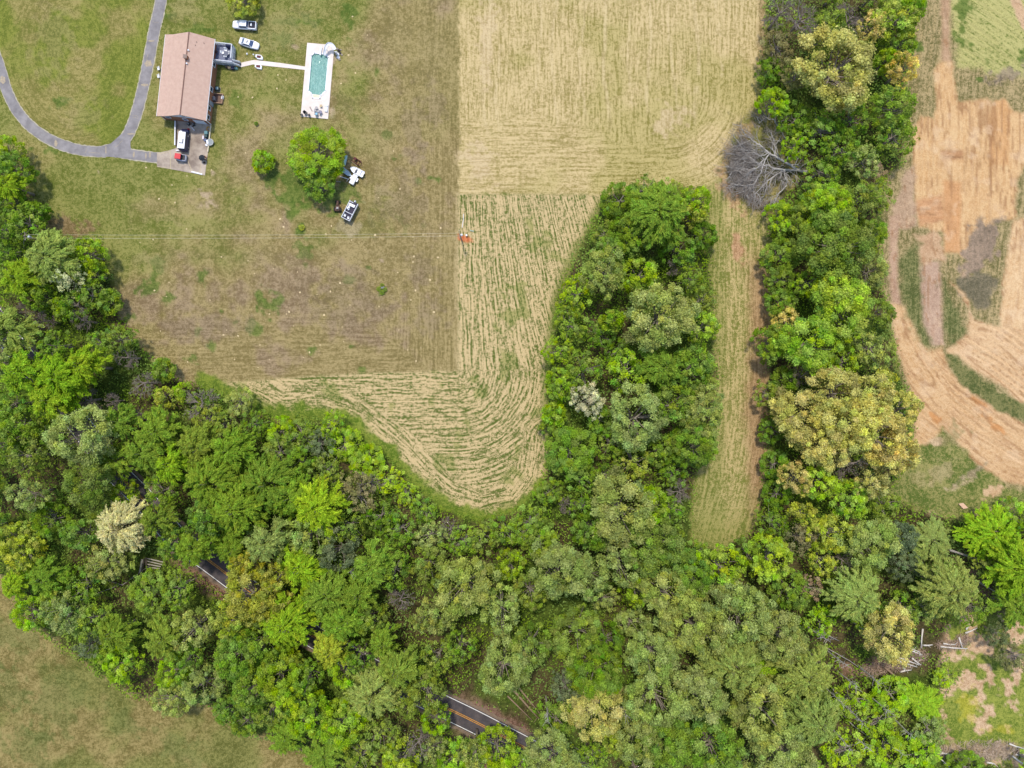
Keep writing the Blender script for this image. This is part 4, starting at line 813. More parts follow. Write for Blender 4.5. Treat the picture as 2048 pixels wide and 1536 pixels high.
# undergrowth: uncountable leaves and brambles under and between the trees
rg = np.random.default_rng(4); nU = 330000
ux = rg.uniform(-200, 2250, nU); uy = rg.uniform(-200, 1740, nU)
den = fbm(ux, uy, 26, 41, 3); sdv = poly_sd(ux, uy, FOREST_MAIN); dR_, _, _ = seg_dist(ux, uy, ROAD_C)
keep = (sdv > -3+rg.normal(size=nU)*3) & (dR_ > 32) & (den > 0.27+rg.uniform(-.1, .1, nU))
keep &= ~((np.hypot(ux-1000, (uy-1425)) < 85) & (dR_ < 75) & (rg.uniform(size=nU) > 0.12))
sc_ = (ux > 1895) & (uy > 1205) & (uy < 1520); keep &= ~(sc_ & (fbm(ux, uy, 30, 77, 3) < 0.52))
for (ex_, ey_, rx_, ry_) in ((1790,1328,52,22),(1745,1340,24,14),(1905,1288,52,22),(1940,1260,22,14),(1800,1355,40,24),(1895,1507,52,20),(1960,1515,70,14),(2030,1508,30,24),(1660,1270,26,14),(1845,1278,12,26)): keep &= ~((((ux-ex_)/rx_)**2+((uy-ey_)/ry_)**2 < 1) & (rg.uniform(size=nU) < .9))
sk_ = np.hypot(ux-300, uy-1130) < 24; keep &= ~sk_; keep &= ~(np.hypot((ux-1495)/1.0, uy-335) < 52) | (rg.uniform(size=nU) < 0.2)
ux, uy, den, sdv = ux[keep], uy[keep], den[keep], sdv[keep]; nU = len(ux)
hh = np.clip((den-0.27)*7, 0.1, 3.4)*np.clip(sdv/16+0.25, 0.15, 1)
C = np.stack([(ux-1024)*S, (768-uy)*S, hh*rg.uniform(0.3, 1.0, nU)+0.05], 1)
sz = rg.uniform(0.28, 0.6, nU)
V_ = quads(C, unit(rg.normal(size=(nU,3))*0.7+np.array([0,0,1.0])), rg.normal(size=(nU,3)), sz*1.2, sz*0.7, rg).reshape(-1, 3)
me = np_mesh('undergrowth', V_, np.arange(len(V_)).reshape(-1, 4), leafm)
tn = np.stack([0.55+0.9*fbm(ux, uy, 40, 91, 3)*rg.uniform(.8, 1.2, nU), 0.49+0.04*fbm(ux, uy, 90, 95, 2)-0.012+rg.normal(size=nU)*0.004, 0.8+0.3*fbm(ux, uy, 50, 97, 2)], 1)
at = me.attributes.new('tint', 'FLOAT_VECTOR', 'FACE'); at.data.foreach_set('vector', tn.astype(np.float32).ravel())
o = bpy.data.objects.new('undergrowth', me); col.objects.link(o); o.color = (*lin(142,174,56,.95), 1); tag(o, 'low green brambles and saplings under and between the trees', 'undergrowth', kind='stuff')
# grass tussocks in the verges and rough edges
nG = 60000; gx_ = rg.uniform(-60, 2110, nG); gy_ = rg.uniform(-60, 1600, nG); sd_ = poly_sd(gx_, gy_, FOREST_MAIN); rgd, _, _ = seg_dist(gx_, gy_, ROAD_EDGE)
kp = (sd_ < 1) & (sd_ > -9-14*fbm(gx_, gy_, 40, 3, 2)**2*2) & ~((gx_ > 1895) & (gy_ > 1190)) & (rg.uniform(size=nG) < 0.75); gx_, gy_ = gx_[kp], gy_[kp]; nG = len(gx_)
C = np.stack([(gx_-1024)*S, (768-gy_)*S, rg.uniform(0.1, 0.35, nG)], 1); sz = rg.uniform(0.25, 0.5, nG)
V_ = quads(C, unit(rg.normal(size=(nG,3))*0.8+np.array([0,0,1.0])), rg.normal(size=(nG,3)), sz*1.3, sz*0.3, rg).reshape(-1, 3)
me = np_mesh('verge_grass', V_, np.arange(len(V_)).reshape(-1, 4), leafm)
tn = np.stack([rg.uniform(.7, 1.25, nG), 0.5-0.02*fbm(gx_, gy_, 60, 9, 2), rg.uniform(.7, 1.0, nG)], 1)
at = me.attributes.new('tint', 'FLOAT_VECTOR', 'FACE'); at.data.foreach_set('vector', tn.astype(np.float32).ravel())
o = bpy.data.objects.new('verge_grass', me); col.objects.link(o); o.color = (*lin(122,144,52,.7), 1); tag(o, 'rough grass fringe along the edges of the woods', 'grass', kind='stuff')
# ------------------------------------------------------------------ the house
shing = mat('roof_shingles', lin(192,158,140,.84), 0.95, scale=1.3, col2=lin(214,182,162,.84), thr=(0.2,0.8), wave=('Y', 4.0))
brick = mat('red_brick', lin(150,98,72,.8), 0.9, scale=7, col2=lin(190,132,98,.8)); white = mat('white_trim', lin(232,232,234,.85), 0.5, var=0.06)
siding = mat('white_siding', lin(218,222,230,.85), 0.6, var=0.05, wave=('Z', 3.0)); glassm = mat('dark_glass', (0.03,0.04,0.06), 0.12, spec=0.6, var=0.2)
greymet = mat('grey_metal', (0.35,0.36,0.37), 0.45, metal=0.6); black = mat('black_plastic', (0.02,0.02,0.024), 0.5); darkm = mat('ridge_cap', lin(128,98,86,.8), 0.95)
hp = P(384.7, 167.8, 0); HZ = -math.radians(6.2)
house = empty('house', (hp.x, hp.y, 0), HZ, 'long brick house with pinkish brown shingle gable roof beside the drive', 'house')
xw, xk, xr, xe = -5.92, -3.9, 0.9, 5.92; zw, zk, zr, ze = 3.2, 3.66, 5.8, 3.6; hl = 9.65; th = 0.16
def slab(mb, x0, z0, x1, z1, y0, y1, t_=th):
    return mb.add([(x0,y0,z0),(x1,y0,z1),(x1,y1,z1),(x0,y1,z0),(x0,y0,z0-t_),(x1,y0,z1-t_),(x1,y1,z1-t_),(x0,y1,z0-t_)],[(0,1,2,3),(7,6,5,4),(0,4,5,1),(1,5,6,2),(2,6,7,3),(3,7,4,0)])
mb = MB(); slab(mb, xw, zw, xk, zk, -hl, hl); slab(mb, xk, zk, xr, zr, -hl, hl); slab(mb, xr, zr, xe, ze, -hl, hl); roof = mb.build('roof', shing, house)
mb = MB(); slab(mb, xr-0.14, zr+0.0, xr, zr+.05, -hl-.01, hl+.01, .05); slab(mb, xr, zr+.05, xr+0.14, zr+.0, -hl-.01, hl+.01, .05); mb.build('ridge_cap', darkm, roof)
wx0, wx1, wy = xw+0.42, xe-0.40, hl-0.42
mb = MB(); mb.box((wx0+wx1)/2, 0, 1.45, wx1-wx0, 2*wy, 3.1); mb.build('wall', brick, house)
prof = [(wx0,2.98),(wx0,zw-.1),(xk,zk-.18),(xr,zr-.18),(wx1,ze-.02),(wx1,2.98)]
mb = MB(); n_ = len(prof); a = [(x,-wy-.03,z) for x, z in prof]+[(x,wy+.03,z) for x, z in prof]
mb.add(a, [tuple(range(n_)), tuple(reversed(range(n_, 2*n_)))]+[(i,n_+i,n_+(i+1)%n_,(i+1)%n_) for i in range(n_)]); mb.build('gable', siding, house)
mb = MB(); mb.tube([(xe+.06,-hl,ze-.1),(xe+.06,hl,ze-.1)], .07, 6); mb.build('gutter', white, house)
mb = MB(); mb.tube([(xw-.06,-hl,zw-.1),(xw-.06,hl,zw-.1)], .07, 6); mb.build('gutter', white, house)
def window(x, y, z, w_, h_, face):
    mb = MB(); d = .10
    if face == 'E':
        for (cy, cz, sy, sz) in ((y-w_/2,z,.12,h_+.12),(y+w_/2,z,.12,h_+.12),(y,z+h_/2,w_,.12),(y,z-h_/2,w_,.12)): mb.box(x+.05, cy, cz, d+.1, sy, sz)
        f = mb.build('window', white, house); g_ = MB(); g_.box(x+.03, y, z, .08, w_-.1, h_-.1); g_.build('pane', glassm, f)
    else:
        for (cx, cz, sx, sz) in ((x-w_/2,z,.12,h_+.12),(x+w_/2,z,.12,h_+.12),(x,z+h_/2,w_,.12),(x,z-h_/2,w_,.12)): mb.box(cx, y-.05, cz, sx, d+.1, sz)
        f = mb.build('window', white, house); g_ = MB(); g_.box(x, y-.03, z, w_-.1, .08, h_-.1); g_.build('pane', glassm, f)
for y in (4.4, -1.5, -6.0, -8.2): window(wx1, y, 1.9, 1.0, 1.3, 'E')
window(-3.8, -wy, 2.2, 1.2, .9, 'S'); window(0.9, -wy, 4.3, .9, .7, 'S'); window(0.2, -wy, 1.8, 1.0, 1.1, 'S')
mb = MB(); mb.box(3.4, -wy-.06, 1.15, 2.7, .08, 2.2); [mb.box(3.4, -wy-.11, .4+.55*i, 2.6, .03, .45) for i in range(4)]; mb.build('garage_door', white, house)
mb = MB(); mb.box(wx1+.05, -4.6, 1.05, .08, .95, 2.1); dd = mb.build('door', mat('grey_door', (.3,.33,.36), .5), house); mb = MB(); mb.blob(wx1+.13,-4.25,1.0,.04,.04,.04,6,4); mb.build('handle', greymet, dd)
mb = MB()
for yy in (-wy, wy):
    for xx in (wx0, wx1): mb.box(xx, yy, 1.5, .14, .14, 3.05)
mb.build('corner_board', white, house)
mb = MB(); mb.box(xr+.1, 3.6, 6.0, .75, .75, 1.1); ch = mb.build('chimney', brick, roof)
mb = MB(); mb.box(xr+.1, 3.6, 6.58, .9, .9, .08); mb.box(xr+.1,3.6,6.63,.5,.5,.06); mb.build('chimney_cap', mat('chimney_crown', lin(150,130,118,.8), .9), roof)
for x, y in ((1.25, 5.4), (1.2, 2.3)):
    mb = MB(); mb.cyl(x, y, 5.4, 5.95, .11, n=8); mb.cyl(x, y, 5.95, 6.03, .2, .12, 10); mb.build('roof_vent', white, roof)
for x, y in ((2.6, 7.8), (4.0, 8.0), (2.4, 7.0)):
    mb = MB(); zz = ze+(xe-x)*(zr-ze)/(xe-xr); mb.cyl(x, y, zz-.2, zz+.22, .07, n=8); mb.build('vent_pipe', black, roof)

# ------------------------------------------------------------------ deck with its stairs
dk = P(448, 106, 0); deck = empty('deck', (dk.x, dk.y, 0), 0, 'slate blue raised deck with white railings on the house\'s right side', 'deck')
def DP(px, py, z): p = P(px, py, z); return (p.x-dk.x, p.y-dk.y, z)
bl = mat('blue_grey_boards', lin(112,116,138,.8), 0.7, scale=2, col2=lin(134,138,158,.8), wave=('Y', 3.5)); fl = [DP(x, y, 1.5) for x, y in ((429.5,88),(466.5,92.3),(464.5,119),(468,122.5),(467,127),(429.5,123))]
mb = MB(); mb.prism([(p[0],p[1]) for p in fl], 1.36, 1.5); mb.build('deck_floor', bl, deck)
def rail(a, b_, z0, z1, name='railing'):
    a, b_ = Vector(a), Vector(b_); mb = MB(); L_ = (b_-a).length; ang = math.atan2((b_-a).y, (b_-a).x); c = (a+b_)/2
    slope = (b_.z-a.z)/max((b_.xy-a.xy).length, .01)
    mb.tube([(a.x,a.y,a.z+z1),(b_.x,b_.y,b_.z+z1)], .13, 4); mb.tube([(a.x,a.y,a.z+z0),(b_.x,b_.y,b_.z+z0)], .08, 4)
    k_ = int(L_/.16)
    for i in range(k_+1):
        p = a+(b_-a)*(i/k_); t_ = .07 if i % 9 == 0 or i == k_ else .032; mb.box(p.x, p.y, p.z+(z0+z1)/2, t_*2, t_*2, z1-z0+(.1 if t_ > .03 else 0), ang)
    return mb.build(name, white, deck)
for i, j in ((0,1),(1,2),(5,4)): rail(fl[i], fl[j], .1, .98)
mb = MB()
for i, j in ((0,1),(1,2),(5,4)):     # white fascia and open skirting boards
    a, b_ = Vector(fl[i]), Vector(fl[j]); ang = math.atan2((b_-a).y, (b_-a).x); c = (a+b_)/2; L_ = (b_-a).length
    for zz, hh_ in ((1.38,.22),(1.0,.14),(.62,.14),(.24,.14)): mb.box(c.x, c.y, zz-.03, L_+.05, .06, hh_, ang)
    for q in np.linspace(0,1,4): p = a+(b_-a)*float(q); mb.box(p.x, p.y, .68, .12, .12, 1.36, ang)
mb.build('skirting', white, deck)
s0, s1 = Vector(fl[3]), Vector(fl[4]); e0, e1 = Vector(DP(482,126.4,0)), Vector(DP(481.5,134,0)); stm_ = MB()
s0, s1 = Vector(DP(468,122.5,1.5)), Vector(DP(466.5,127.5,1.5))
for i in range(7):
    t0, t1 = i/7, (i+1)/7; z = 1.5*(1-(i+1)/8); a, b_, c, d = s0.lerp(e0, t0), s0.lerp(e0, t1), s1.lerp(e1, t1), s1.lerp(e1, t0)
    stm_.prism([(q.x, q.y) for q in (a,b_,c,d)], max(z-.12,.02), z)
stm_.build('stairs', bl, deck)
for a, b_ in ((s0, e0), (s1, e1)): rail((a.x,a.y,a.z-.25), (b_.x,b_.y,.0), .25, .95, 'stair_railing')

def chair(px, py, z, rz, m, label, cat='chair', s=1.0, frame=None, group=None):
    p = P(px, py, z+.4); t_ = empty('chair', (p.x, p.y, z), rz, label, cat, group); t_.scale = (s, s, s)
    mb = MB(); mb.box(0, 0, .44, .56, .56, .09); mb.build('seat', m, t_, bevel=.02)
    mb = MB(); mb.box(-.30, 0, .78, .09, .56, .66, ry=-.2); mb.build('backrest', m, t_, bevel=.02)
    mb = MB(); mb.box(0, .31, .62, .55, .07, .05); mb.box(0, -.31, .62, .55, .07, .05); mb.build('armrest', frame or m, t_)
    for x, y in ((.24,.26),(.24,-.26),(-.24,.26),(-.24,-.26)): mb = MB(); mb.cyl(x, y, 0, .42, .025, n=6); mb.build('leg', frame or m, t_)
    return t_
def table(px, py, z, r, m, label, rnd_=True, h=.72, lm=None, sx=1, sy=1, rz=0, group=None):
    p = P(px, py, z+h); t_ = empty('table', (p.x, p.y, z), rz, label, 'table', group); mb = MB()
    if rnd_: mb.cyl(0, 0, h-.05, h, r, n=20)
    else: mb.box(0, 0, h-.025, sx, sy, .05)
    mb.build('table_top', m, t_, bevel=.01)
    for x, y in ((.6,.6),(.6,-.6),(-.6,.6),(-.6,-.6)): mb = MB(); mb.cyl(x*(r if rnd_ else sx*.7)*.8, y*(r if rnd_ else sy*.7)*.8, 0, h-.05, .03, n=6); mb.build('leg', lm or greymet, t_)
    return t_
slate = mat('slate_table', (.07,.08,.12), .4); cush = mat('white_cushion', (.78,.77,.75), .8)
table(451.9,106.4,1.5,.62, slate, 'square dark patio table in the middle of the deck', False, sx=1.0, sy=1.0, rz=-.15)
for (x, y, r_, wd) in ((451.9,100.6,-PI/2,'upper'),(446.2,105.6,0,'left'),(457.4,106.2,PI,'right'),(451,112.2,PI/2,'lower')): chair(x, y, 1.5, r_, cush, f'white patio chair at the {wd} side of the deck table', group='chairs round the deck table')
navy = mat('navy_cover', (.012,.016,.05), .6, bump=.3, bscale=6)
p = P(457.8,92.6,2.1); g_ = empty('barbecue', (p.x, p.y, 1.5), -.12, 'covered dark navy barbecue in the deck\'s upper right corner', 'barbecue'); mb = MB(); mb.box(0,0,.45,1.25,.65,.9); mb.build('cover', navy, g_, bevel=.08); mb = MB(); mb.tube([(-.6,0,.92),(.6,0,.92)], .26, 8); mb.build('hood', navy, g_); mb = MB(); mb.box(.75,0,.8,.35,.5,.05); mb.build('side_shelf', black, g_)
brownc = mat('brown_wicker', lin(96,66,60,.8), .8)
chair(432.6,104,1.5,0, brownc, 'brown wicker chair against the house wall on the deck')
def bin_(px, py, sx, sy, h, m, label, cat='bin', rz=0, name='bin', z=0):
    p = P(px, py, z+h); b_ = empty(name, (p.x, p.y, z), rz, label, cat); mb = MB(); mb.box(0,0,h*.45,sx*.9,sy*.9,h*.9); mb.build('body', m, b_, bevel=.03); mb = MB(); mb.box(0,0,h*.95,sx,sy,h*.1); mb.box(0,sy*.5,h*.98,sx*.4,.06,.05); mb.build('lid', m, b_, bevel=.02); return b_
beige = mat('beige_plastic', lin(200,178,140,.8), .6); tealp = mat('pale_teal_plastic', lin(150,190,180,.8), .5); teal2 = mat('dull_teal_plastic', lin(92,134,138,.8), .5)
bin_(458.6,134.8,.75,.5,.6, beige, 'beige storage box below the deck\'s lower railing'); bin_(471.6,136.2,.7,.45,.5, tealp, 'pale teal tub beside the foot of the deck stairs', 'tub'); bin_(464.5,134.8,.8,.7,.8, navy, 'navy covered box between the beige box and the teal tub'); bin_(452.5,133,.6,.5,.7, black, 'black bin under the deck\'s lower railing')
# planters by the path
soil = mat('red_mulch', lin(110,60,58,.8), .95, scale=12, col2=lin(70,40,42,.8))
for i, (x, y, lb) in enumerate(((518.0,113.4,'white five-sided planter above the garden path'),(516.8,132.6,'white five-sided planter below the garden path'))):
    p = P(x, y+.5, .3); t_ = empty('planter', (p.x, p.y, 0), -.12, lb, 'planter', 'white planters flanking the garden path')
    pts = [(-.85,.5),(.45,.5),(.95,0),(.95,-.55),(-.3,-.55),(-.85,-.1)] if i == 0 else [(-.85,.5),(.35,.5),(.85,.15),(.85,-.6),(-.2,-.55),(-.85,-.2)]
    mb = MB(); mb.prism(pts, 0, .42); mb.build('box', white, t_, bevel=.03); mb = MB(); mb.box(-.0,.0,.45,.95,.55,.08); mb.build('soil', soil, t_)
    mb = MB(); [mb.blob(random.Random(i*9+q).uniform(-.35,.35), random.Random(i*7+q).uniform(-.18,.18), .52, .09,.09,.09,6,4) for q in range(7)]; mb.build('plants', mat('pink_flowers', lin(180,110,110,.8), .8), t_)
p = P(508.5,111,.3); t_ = empty('garden_lamp', (p.x,p.y,0), 0, 'small white lamp post left of the upper planter', 'lamp'); mb = MB(); mb.cyl(0,0,0,.7,.05,n=8); mb.build('post', white, t_); mb = MB(); mb.blob(0,0,.8,.17,.17,.17,8,6); mb.build('lamp_head', white, t_)
mb = MB(); p = P(494,107.5,.2); mb.box(0,0,.15,.34,.38,.3); o = mb.build('bucket', white, None, bevel=.05); o.location = (p.x,p.y,0); mb2 = MB(); mb2.tube([(-.17,0,.3),(0,0,.42),(.17,0,.3)], .012, 4); mb2.build('handle', greymet, o); tag(o, 'small white bucket on the grass between deck and garden path', 'bucket')
# air conditioner, basement well
p = P(433.7,176.4,.8); t_ = empty('air_conditioner', (p.x,p.y,0), HZ, 'dark teal air conditioner unit against the house\'s right wall', 'air conditioner'); mb = MB(); mb.box(0,0,.42,.85,.85,.84); mb.build('casing', mat('ac_teal', lin(56,74,76,.8), .5), t_, bevel=.03)
mb = MB(); mb.cyl(0,0,.84,.88,.33,n=20); mb.build('fan_grille', mat('ac_grille', lin(120,150,158,.8), .5), t_); mb = MB(); mb.box(0,0,.02,1.1,1.1,.08); mb.build('base_slab', conc, t_)
p = P(437.3,198.2,0); t_ = empty('basement_well', (p.x,p.y,0), HZ, 'low walled brown basement well on the house\'s right side', 'basement well')
mb = MB(); mb.box(0,1.1,.3,2.3,.16,.6); mb.box(0,-1.1,.3,2.3,.16,.6); mb.box(1.12,0,.3,.16,2.06,.6); mb.build('wall', mat('well_wall', lin(170,138,112,.8), .9), t_); mb = MB(); mb.box(-.05,0,.06,2.2,2.04,.08); mb.build('floor', mat('well_floor', lin(104,80,70,.8), .9, scale=2, col2=lin(134,108,94,.8)), t_)
bin_(444.4,194.6,.45,.75,.5, white, 'white tank standing in the basement well', 'tank', rz=-.3, name='tank', z=.1); bin_(426.9,196,.5,.9,1.0, greymet, 'grey metal cabinet between the house wall and the basement well', 'cabinet', name='cabinet')
for y, wd in ((137.5,'upper'),(152.8,'lower')):
    t_ = chair(317.6, y, 0, PI+.25, white, f'{wd} white lawn chair at the roof\'s left edge', group='white lawn chairs along the house')
    t_.scale = (1.15,1.15,1.0)

# ------------------------------------------------------------------ vehicles
whitep = mat('white_car_paint', (.78,.78,.80), .25, spec=.5, var=.03); tyre = mat('tyre_rubber', (.02,.02,.02), .9); rimm = mat('alloy_rim', (.45,.45,.46), .35, metal=.8)
redl = mat('red_lamp', (.35,.02,.02), .3); hdl = mat('clear_lamp', (.6,.62,.65), .15); bluegl = mat('sky_blue_windscreen', (.05,.08,.16), .08, spec=.8); bedm = mat('black_bed_liner', (.012,.013,.03), .7)
def wheel(t_, x, y, r=.34, w_=.22):
    mb = MB(); s_ = 1 if y > 0 else -1; vs = []
    mb.tube([(x,y-w_/2,r),(x,y+w_/2,r)], r, 18); wo = mb.build('wheel', tyre, t_); mb = MB(); mb.tube([(x,y+s_*(w_/2-.02),r),(x,y+s_*(w_/2+.015),r)], r*.62, 12); mb.build('rim', rimm, wo)
def sect(x, w_, zb, zt, rf=.16): return [(x,-w_*.9,zb),(x,-w_,zb+.14),(x,-w_,zt-rf),(x,-w_*.86,zt),(x,0,zt+.03),(x,w_*.86,zt),(x,w_,zt-rf),(x,w_,zb+.14),(x,w_*.9,zb)]
def body(t_, secs, m, name='body'):
    mb = MB(); mb.loft([sect(*q) for q in secs]); o = mb.build(name, m, t_, smooth=True); md = o.modifiers.new('edge', 'EDGE_SPLIT'); md.split_angle = .7; return o
def quadpane(name, pts, m, t_, th_=.02):
    mb = MB(); a = [Vector(p) for p in pts]; nrm = (a[1]-a[0]).cross(a[2]-a[0]).normalized()*th_
    mb.add(a+[p-nrm for p in a], [(0,1,2,3),(7,6,5,4),(0,4,5,1),(1,5,6,2),(2,6,7,3),(3,7,4,0)]); return mb.build(name, m, t_)
def cabin(t_, xf0, xf1, xr1, xr0, zb, zt, wb, wt, m, gm_, sunroof=False):
    """xf0 base of windscreen, xf1 roof front, xr1 roof rear, xr0 base of rear window"""
    mb = MB(); mb.loft([[(xr0,-wb,zb),(xf0,-wb,zb),(xf0,wb,zb),(xr0,wb,zb)],[(xr1,-wt,zt),(xf1,-wt,zt),(xf1,wt,zt),(xr1,wt,zt)]]); mb.build('pillars', m, t_, bevel=.05)
    e = .015; q = lambda x0, x1, a: x0+(x1-x0)*a
    quadpane('windscreen', [(q(xf0,xf1,.06)+e,-q(wb,wt,.06)*.93,q(zb,zt,.06)+e*2),(q(xf0,xf1,.06)+e,q(wb,wt,.06)*.93,q(zb,zt,.06)+e*2),(q(xf0,xf1,.93)+e,q(wb,wt,.93)*.9,q(zb,zt,.93)+e*2),(q(xf0,xf1,.93)+e,-q(wb,wt,.93)*.9,q(zb,zt,.93)+e*2)], gm_, t_)
    quadpane('rear_window', [(q(xr0,xr1,.08)-e,q(wb,wt,.08)*.92,q(zb,zt,.08)+e*2),(q(xr0,xr1,.08)-e,-q(wb,wt,.08)*.92,q(zb,zt,.08)+e*2),(q(xr0,xr1,.92)-e,-q(wb,wt,.92)*.88,q(zb,zt,.92)+e*2),(q(xr0,xr1,.92)-e,q(wb,wt,.92)*.88,q(zb,zt,.92)+e*2)], gm_, t_)
    for s_ in (-1, 1):
        ya, yb = s_*(q(wb,wt,.12)+e), s_*(q(wb,wt,.85)+e)
        xa, xb, xc, xd = q(xr0,xr1,.3)+.08, q(xf0,xf1,.25)-.1, q(xf0,xf1,.85)-.06, q(xr0,xr1,.85)+.1
        pts = [(xa,ya,q(zb,zt,.12)),(xb,ya,q(zb,zt,.12)),(xc,yb,q(zb,zt,.85)),(xd,yb,q(zb,zt,.85))]
        quadpane('side_window', pts if s_ < 0 else pts[::-1], gm_, t_)
    mb = MB(); mb.loft([[(xr1-.05,-wt-.02,zt-.03),(xf1+.05,-wt-.02,zt-.03),(xf1+.05,wt+.02,zt-.03),(xr1-.05,wt+.02,zt-.03)],[(xr1+.1,-wt*.9,zt+.06),(xf1-.1,-wt*.9,zt+.06),(xf1-.1,wt*.9,zt+.06),(xr1+.1,wt*.9,zt+.06)]]); rf = mb.build('roof', m, t_, bevel=.04)
    if sunroof: mb = MB(); mb.box((xf1+xr1)/2+.1,0,zt+.075,.28,.62,.03); mb.build('sunroof', glassm, rf)
def lamps(t_, xf, xr_, w_, z):
    for s_ in (-1,1):
        mb = MB(); mb.box(xf-.05,s_*w_*.72,z,.14,.32,.14); mb.build('headlight', hdl, t_, bevel=.03); mb = MB(); mb.box(xr_+.03,s_*w_*.78,z+.1,.1,.26,.16); mb.build('tail_light', redl, t_, bevel=.02)
        mb = MB(); mb.box(xf*.38,s_*(w_+.08),z+.28,.14,.22,.13); mb.build('side_mirror', whitep, t_, bevel=.02)
p = P(497.6,86.2,.9); car = empty('sedan', (p.x,p.y,0), math.radians(-17.5), 'white sedan with small dark sunroof, lower of the two vehicles above the deck', 'car')
body(car, [(-2.38,.62,.3,.78),(-2.3,.76,.24,.98),(-1.7,.88,.2,1.04),(-.6,.91,.2,.98),(.9,.91,.2,.97),(1.5,.89,.2,.93),(2.1,.80,.24,.84),(2.38,.58,.3,.66)], whitep)
cabin(car, 1.15,.35,-.95,-1.85,.93,1.42,.80,.62, whitep, bluegl, True); [wheel(car,x,y) for x in (-1.42,1.45) for y in (-.80,.80)]; lamps(car, 2.3,-2.36,.8,.68)
p = P(488.6,49.6,1.0); tk = empty('pickup_truck', (p.x,p.y,0), math.radians(180-4.5), 'white crew cab pickup with black bed under the top edge tree', 'pickup')
body(tk, [(-2.85,.86,.45,1.08),(-2.7,.93,.4,1.12),(-1.0,.94,.4,1.12),(-.95,.94,.4,1.12),(1.2,.95,.4,1.10),(1.9,.95,.4,1.08),(2.5,.90,.42,1.0),(2.82,.70,.5,.86)], whitep)
cabin(tk, 1.35,.85,-.72,-.95,1.08,1.82,.86,.72, whitep, bluegl); [wheel(tk,x,y,.40,.27) for x in (-1.8,1.85) for y in (-.82,.82)]; lamps(tk, 2.72,-2.86,.84,.85)
mb = MB(); mb.box(-1.87,0,1.17,1.62,1.48,.04); bd = mb.build('bed', bedm, tk); mb = MB()
for s_ in (-1,1): mb.box(-1.87,s_*.84,1.20,1.75,.15,.12)
mb.box(-2.76,0,1.20,.12,1.82,.12); mb.build('bed_rail', whitep, tk, bevel=.02)
mb = MB(); mb.box(0,0,.12,.32,.66,.24); o = mb.build('cool_box', white, None, bevel=.04); mb = MB(); mb.box(0,0,.26,.34,.68,.05); mb.build('lid', white, o, bevel=.01); p2 = P(502.4,49.5,1.3); o.location = (p2.x,p2.y,1.195); o.rotation_euler = (0,0,math.radians(-5)); tag(o, 'small white cool box lying in the pickup\'s black bed', 'cool box')
# navy van with white roof on the pad
navyp = mat('navy_car_paint', (.015,.018,.06), .3, spec=.5); p = P(364.3,277.5,1.8); vn = empty('van', (p.x,p.y,0), math.radians(-95.5+180), 'navy van with long white roof and raised roof hatch on the concrete pad', 'van')
body(vn, [(-2.6,.90,.35,1.10),(-2.5,.97,.3,1.30),(-1,1.0,.3,1.3),(1.3,1.0,.3,1.25),(2.2,.96,.3,1.12),(2.62,.80,.4,.9)], navyp)
mb = MB(); mb.loft([[(-2.45,-.95,1.25),(1.9,-.95,1.2),(1.9,.95,1.2),(-2.45,.95,1.25)],[(-2.3,-.86,2.0),(1.6,-.86,2.0),(1.6,.86,2.0),(-2.3,.86,2.0)]]); mb.build('upper_body', glassm, vn)
mb = MB(); mb.box(-.38,0,2.04,3.95,1.66,.12); mb.box(1.7,.35,2.0,.25,.5,.08); rf = mb.build('roof', whitep, vn, bevel=.05)
mb = MB(); mb.box(-.55,.1,2.2,1.0,.85,.22); mb.build('roof_hatch', whitep, rf, bevel=.03); mb = MB(); mb.box(-.62,.02,2.12,1.16,1.02,.03); mb.build('hatch_seal', black, rf)
[wheel(vn,x,y,.38,.25) for x in (-1.6,1.6) for y in (-.86,.86)]; lamps(vn, 2.5,-2.6,.85,.8)
p = P(356.3,299.8,.8); mb = MB(); mb.box(0,0,0,1.5,.24,.08); mb.box(-.5,0,-.2,.06,.2,.36); mb.box(.5,0,-.2,.06,.2,.36); o = mb.build('bench', white, None, bevel=.01); o.location = (p.x,p.y,.42); o.rotation_euler = (0,0,-.09); tag(o, 'narrow white bench between the navy van and the red-roofed cart', 'bench')
# red-roofed utility cart
redf = mat('red_canvas', lin(214,76,78,.8), .7, bump=.2, bscale=8); gw = mat('grey_white_plastic', lin(196,198,212,.8), .5)
p = P(360,314,1.2); uc = empty('utility_cart', (p.x,p.y,0), math.radians(-8+180), 'utility cart with red canvas roof and grey-white open tray', 'utility cart')
mb = MB(); mb.loft([sect(-1.25,.75,.35,.8),sect(-.2,.80,.3,.85),sect(.8,.74,.3,.8),sect(1.3,.5,.38,.62)]); mb.build('body', gw, uc, smooth=True)
mb = MB(); mb.box(-.8,0,.90,.85,1.2,.06); mb.build('tray', black, uc); mb = MB(); mb.box(-.8,.66,1.0,.95,.08,.26); mb.box(-.8,-.66,1.0,.95,.08,.26); mb.box(-1.26,0,1.0,.08,1.4,.26); mb.build('tray_side', gw, uc)
mb = MB(); mb.box(.35,0,1.72,1.5,1.36,.14,top=.88); mb.build('canopy', redf, uc, bevel=.05); mb = MB(); [mb.box(-.05,s_*.33,.95,.5,.5,.14) for s_ in (-1,1)]; [mb.box(-.30,s_*.33,1.25,.12,.5,.5) for s_ in (-1,1)]; mb.build('seat', black, uc)
mb = MB(); [mb.tube([(x,y,.8),(x*.9,y*.95,1.7)], .03, 5) for x in (1.0,-.3) for y in (-.62,.62)]; mb.build('roll_bar', black, uc); quadpane('windscreen', [(1.12,-.6,.85),(1.12,.6,.85),(.95,.58,1.62),(.95,-.58,1.62)], glassm, uc); [wheel(uc,x,y,.30,.24) for x in (-.9,.9) for y in (-.68,.68)]
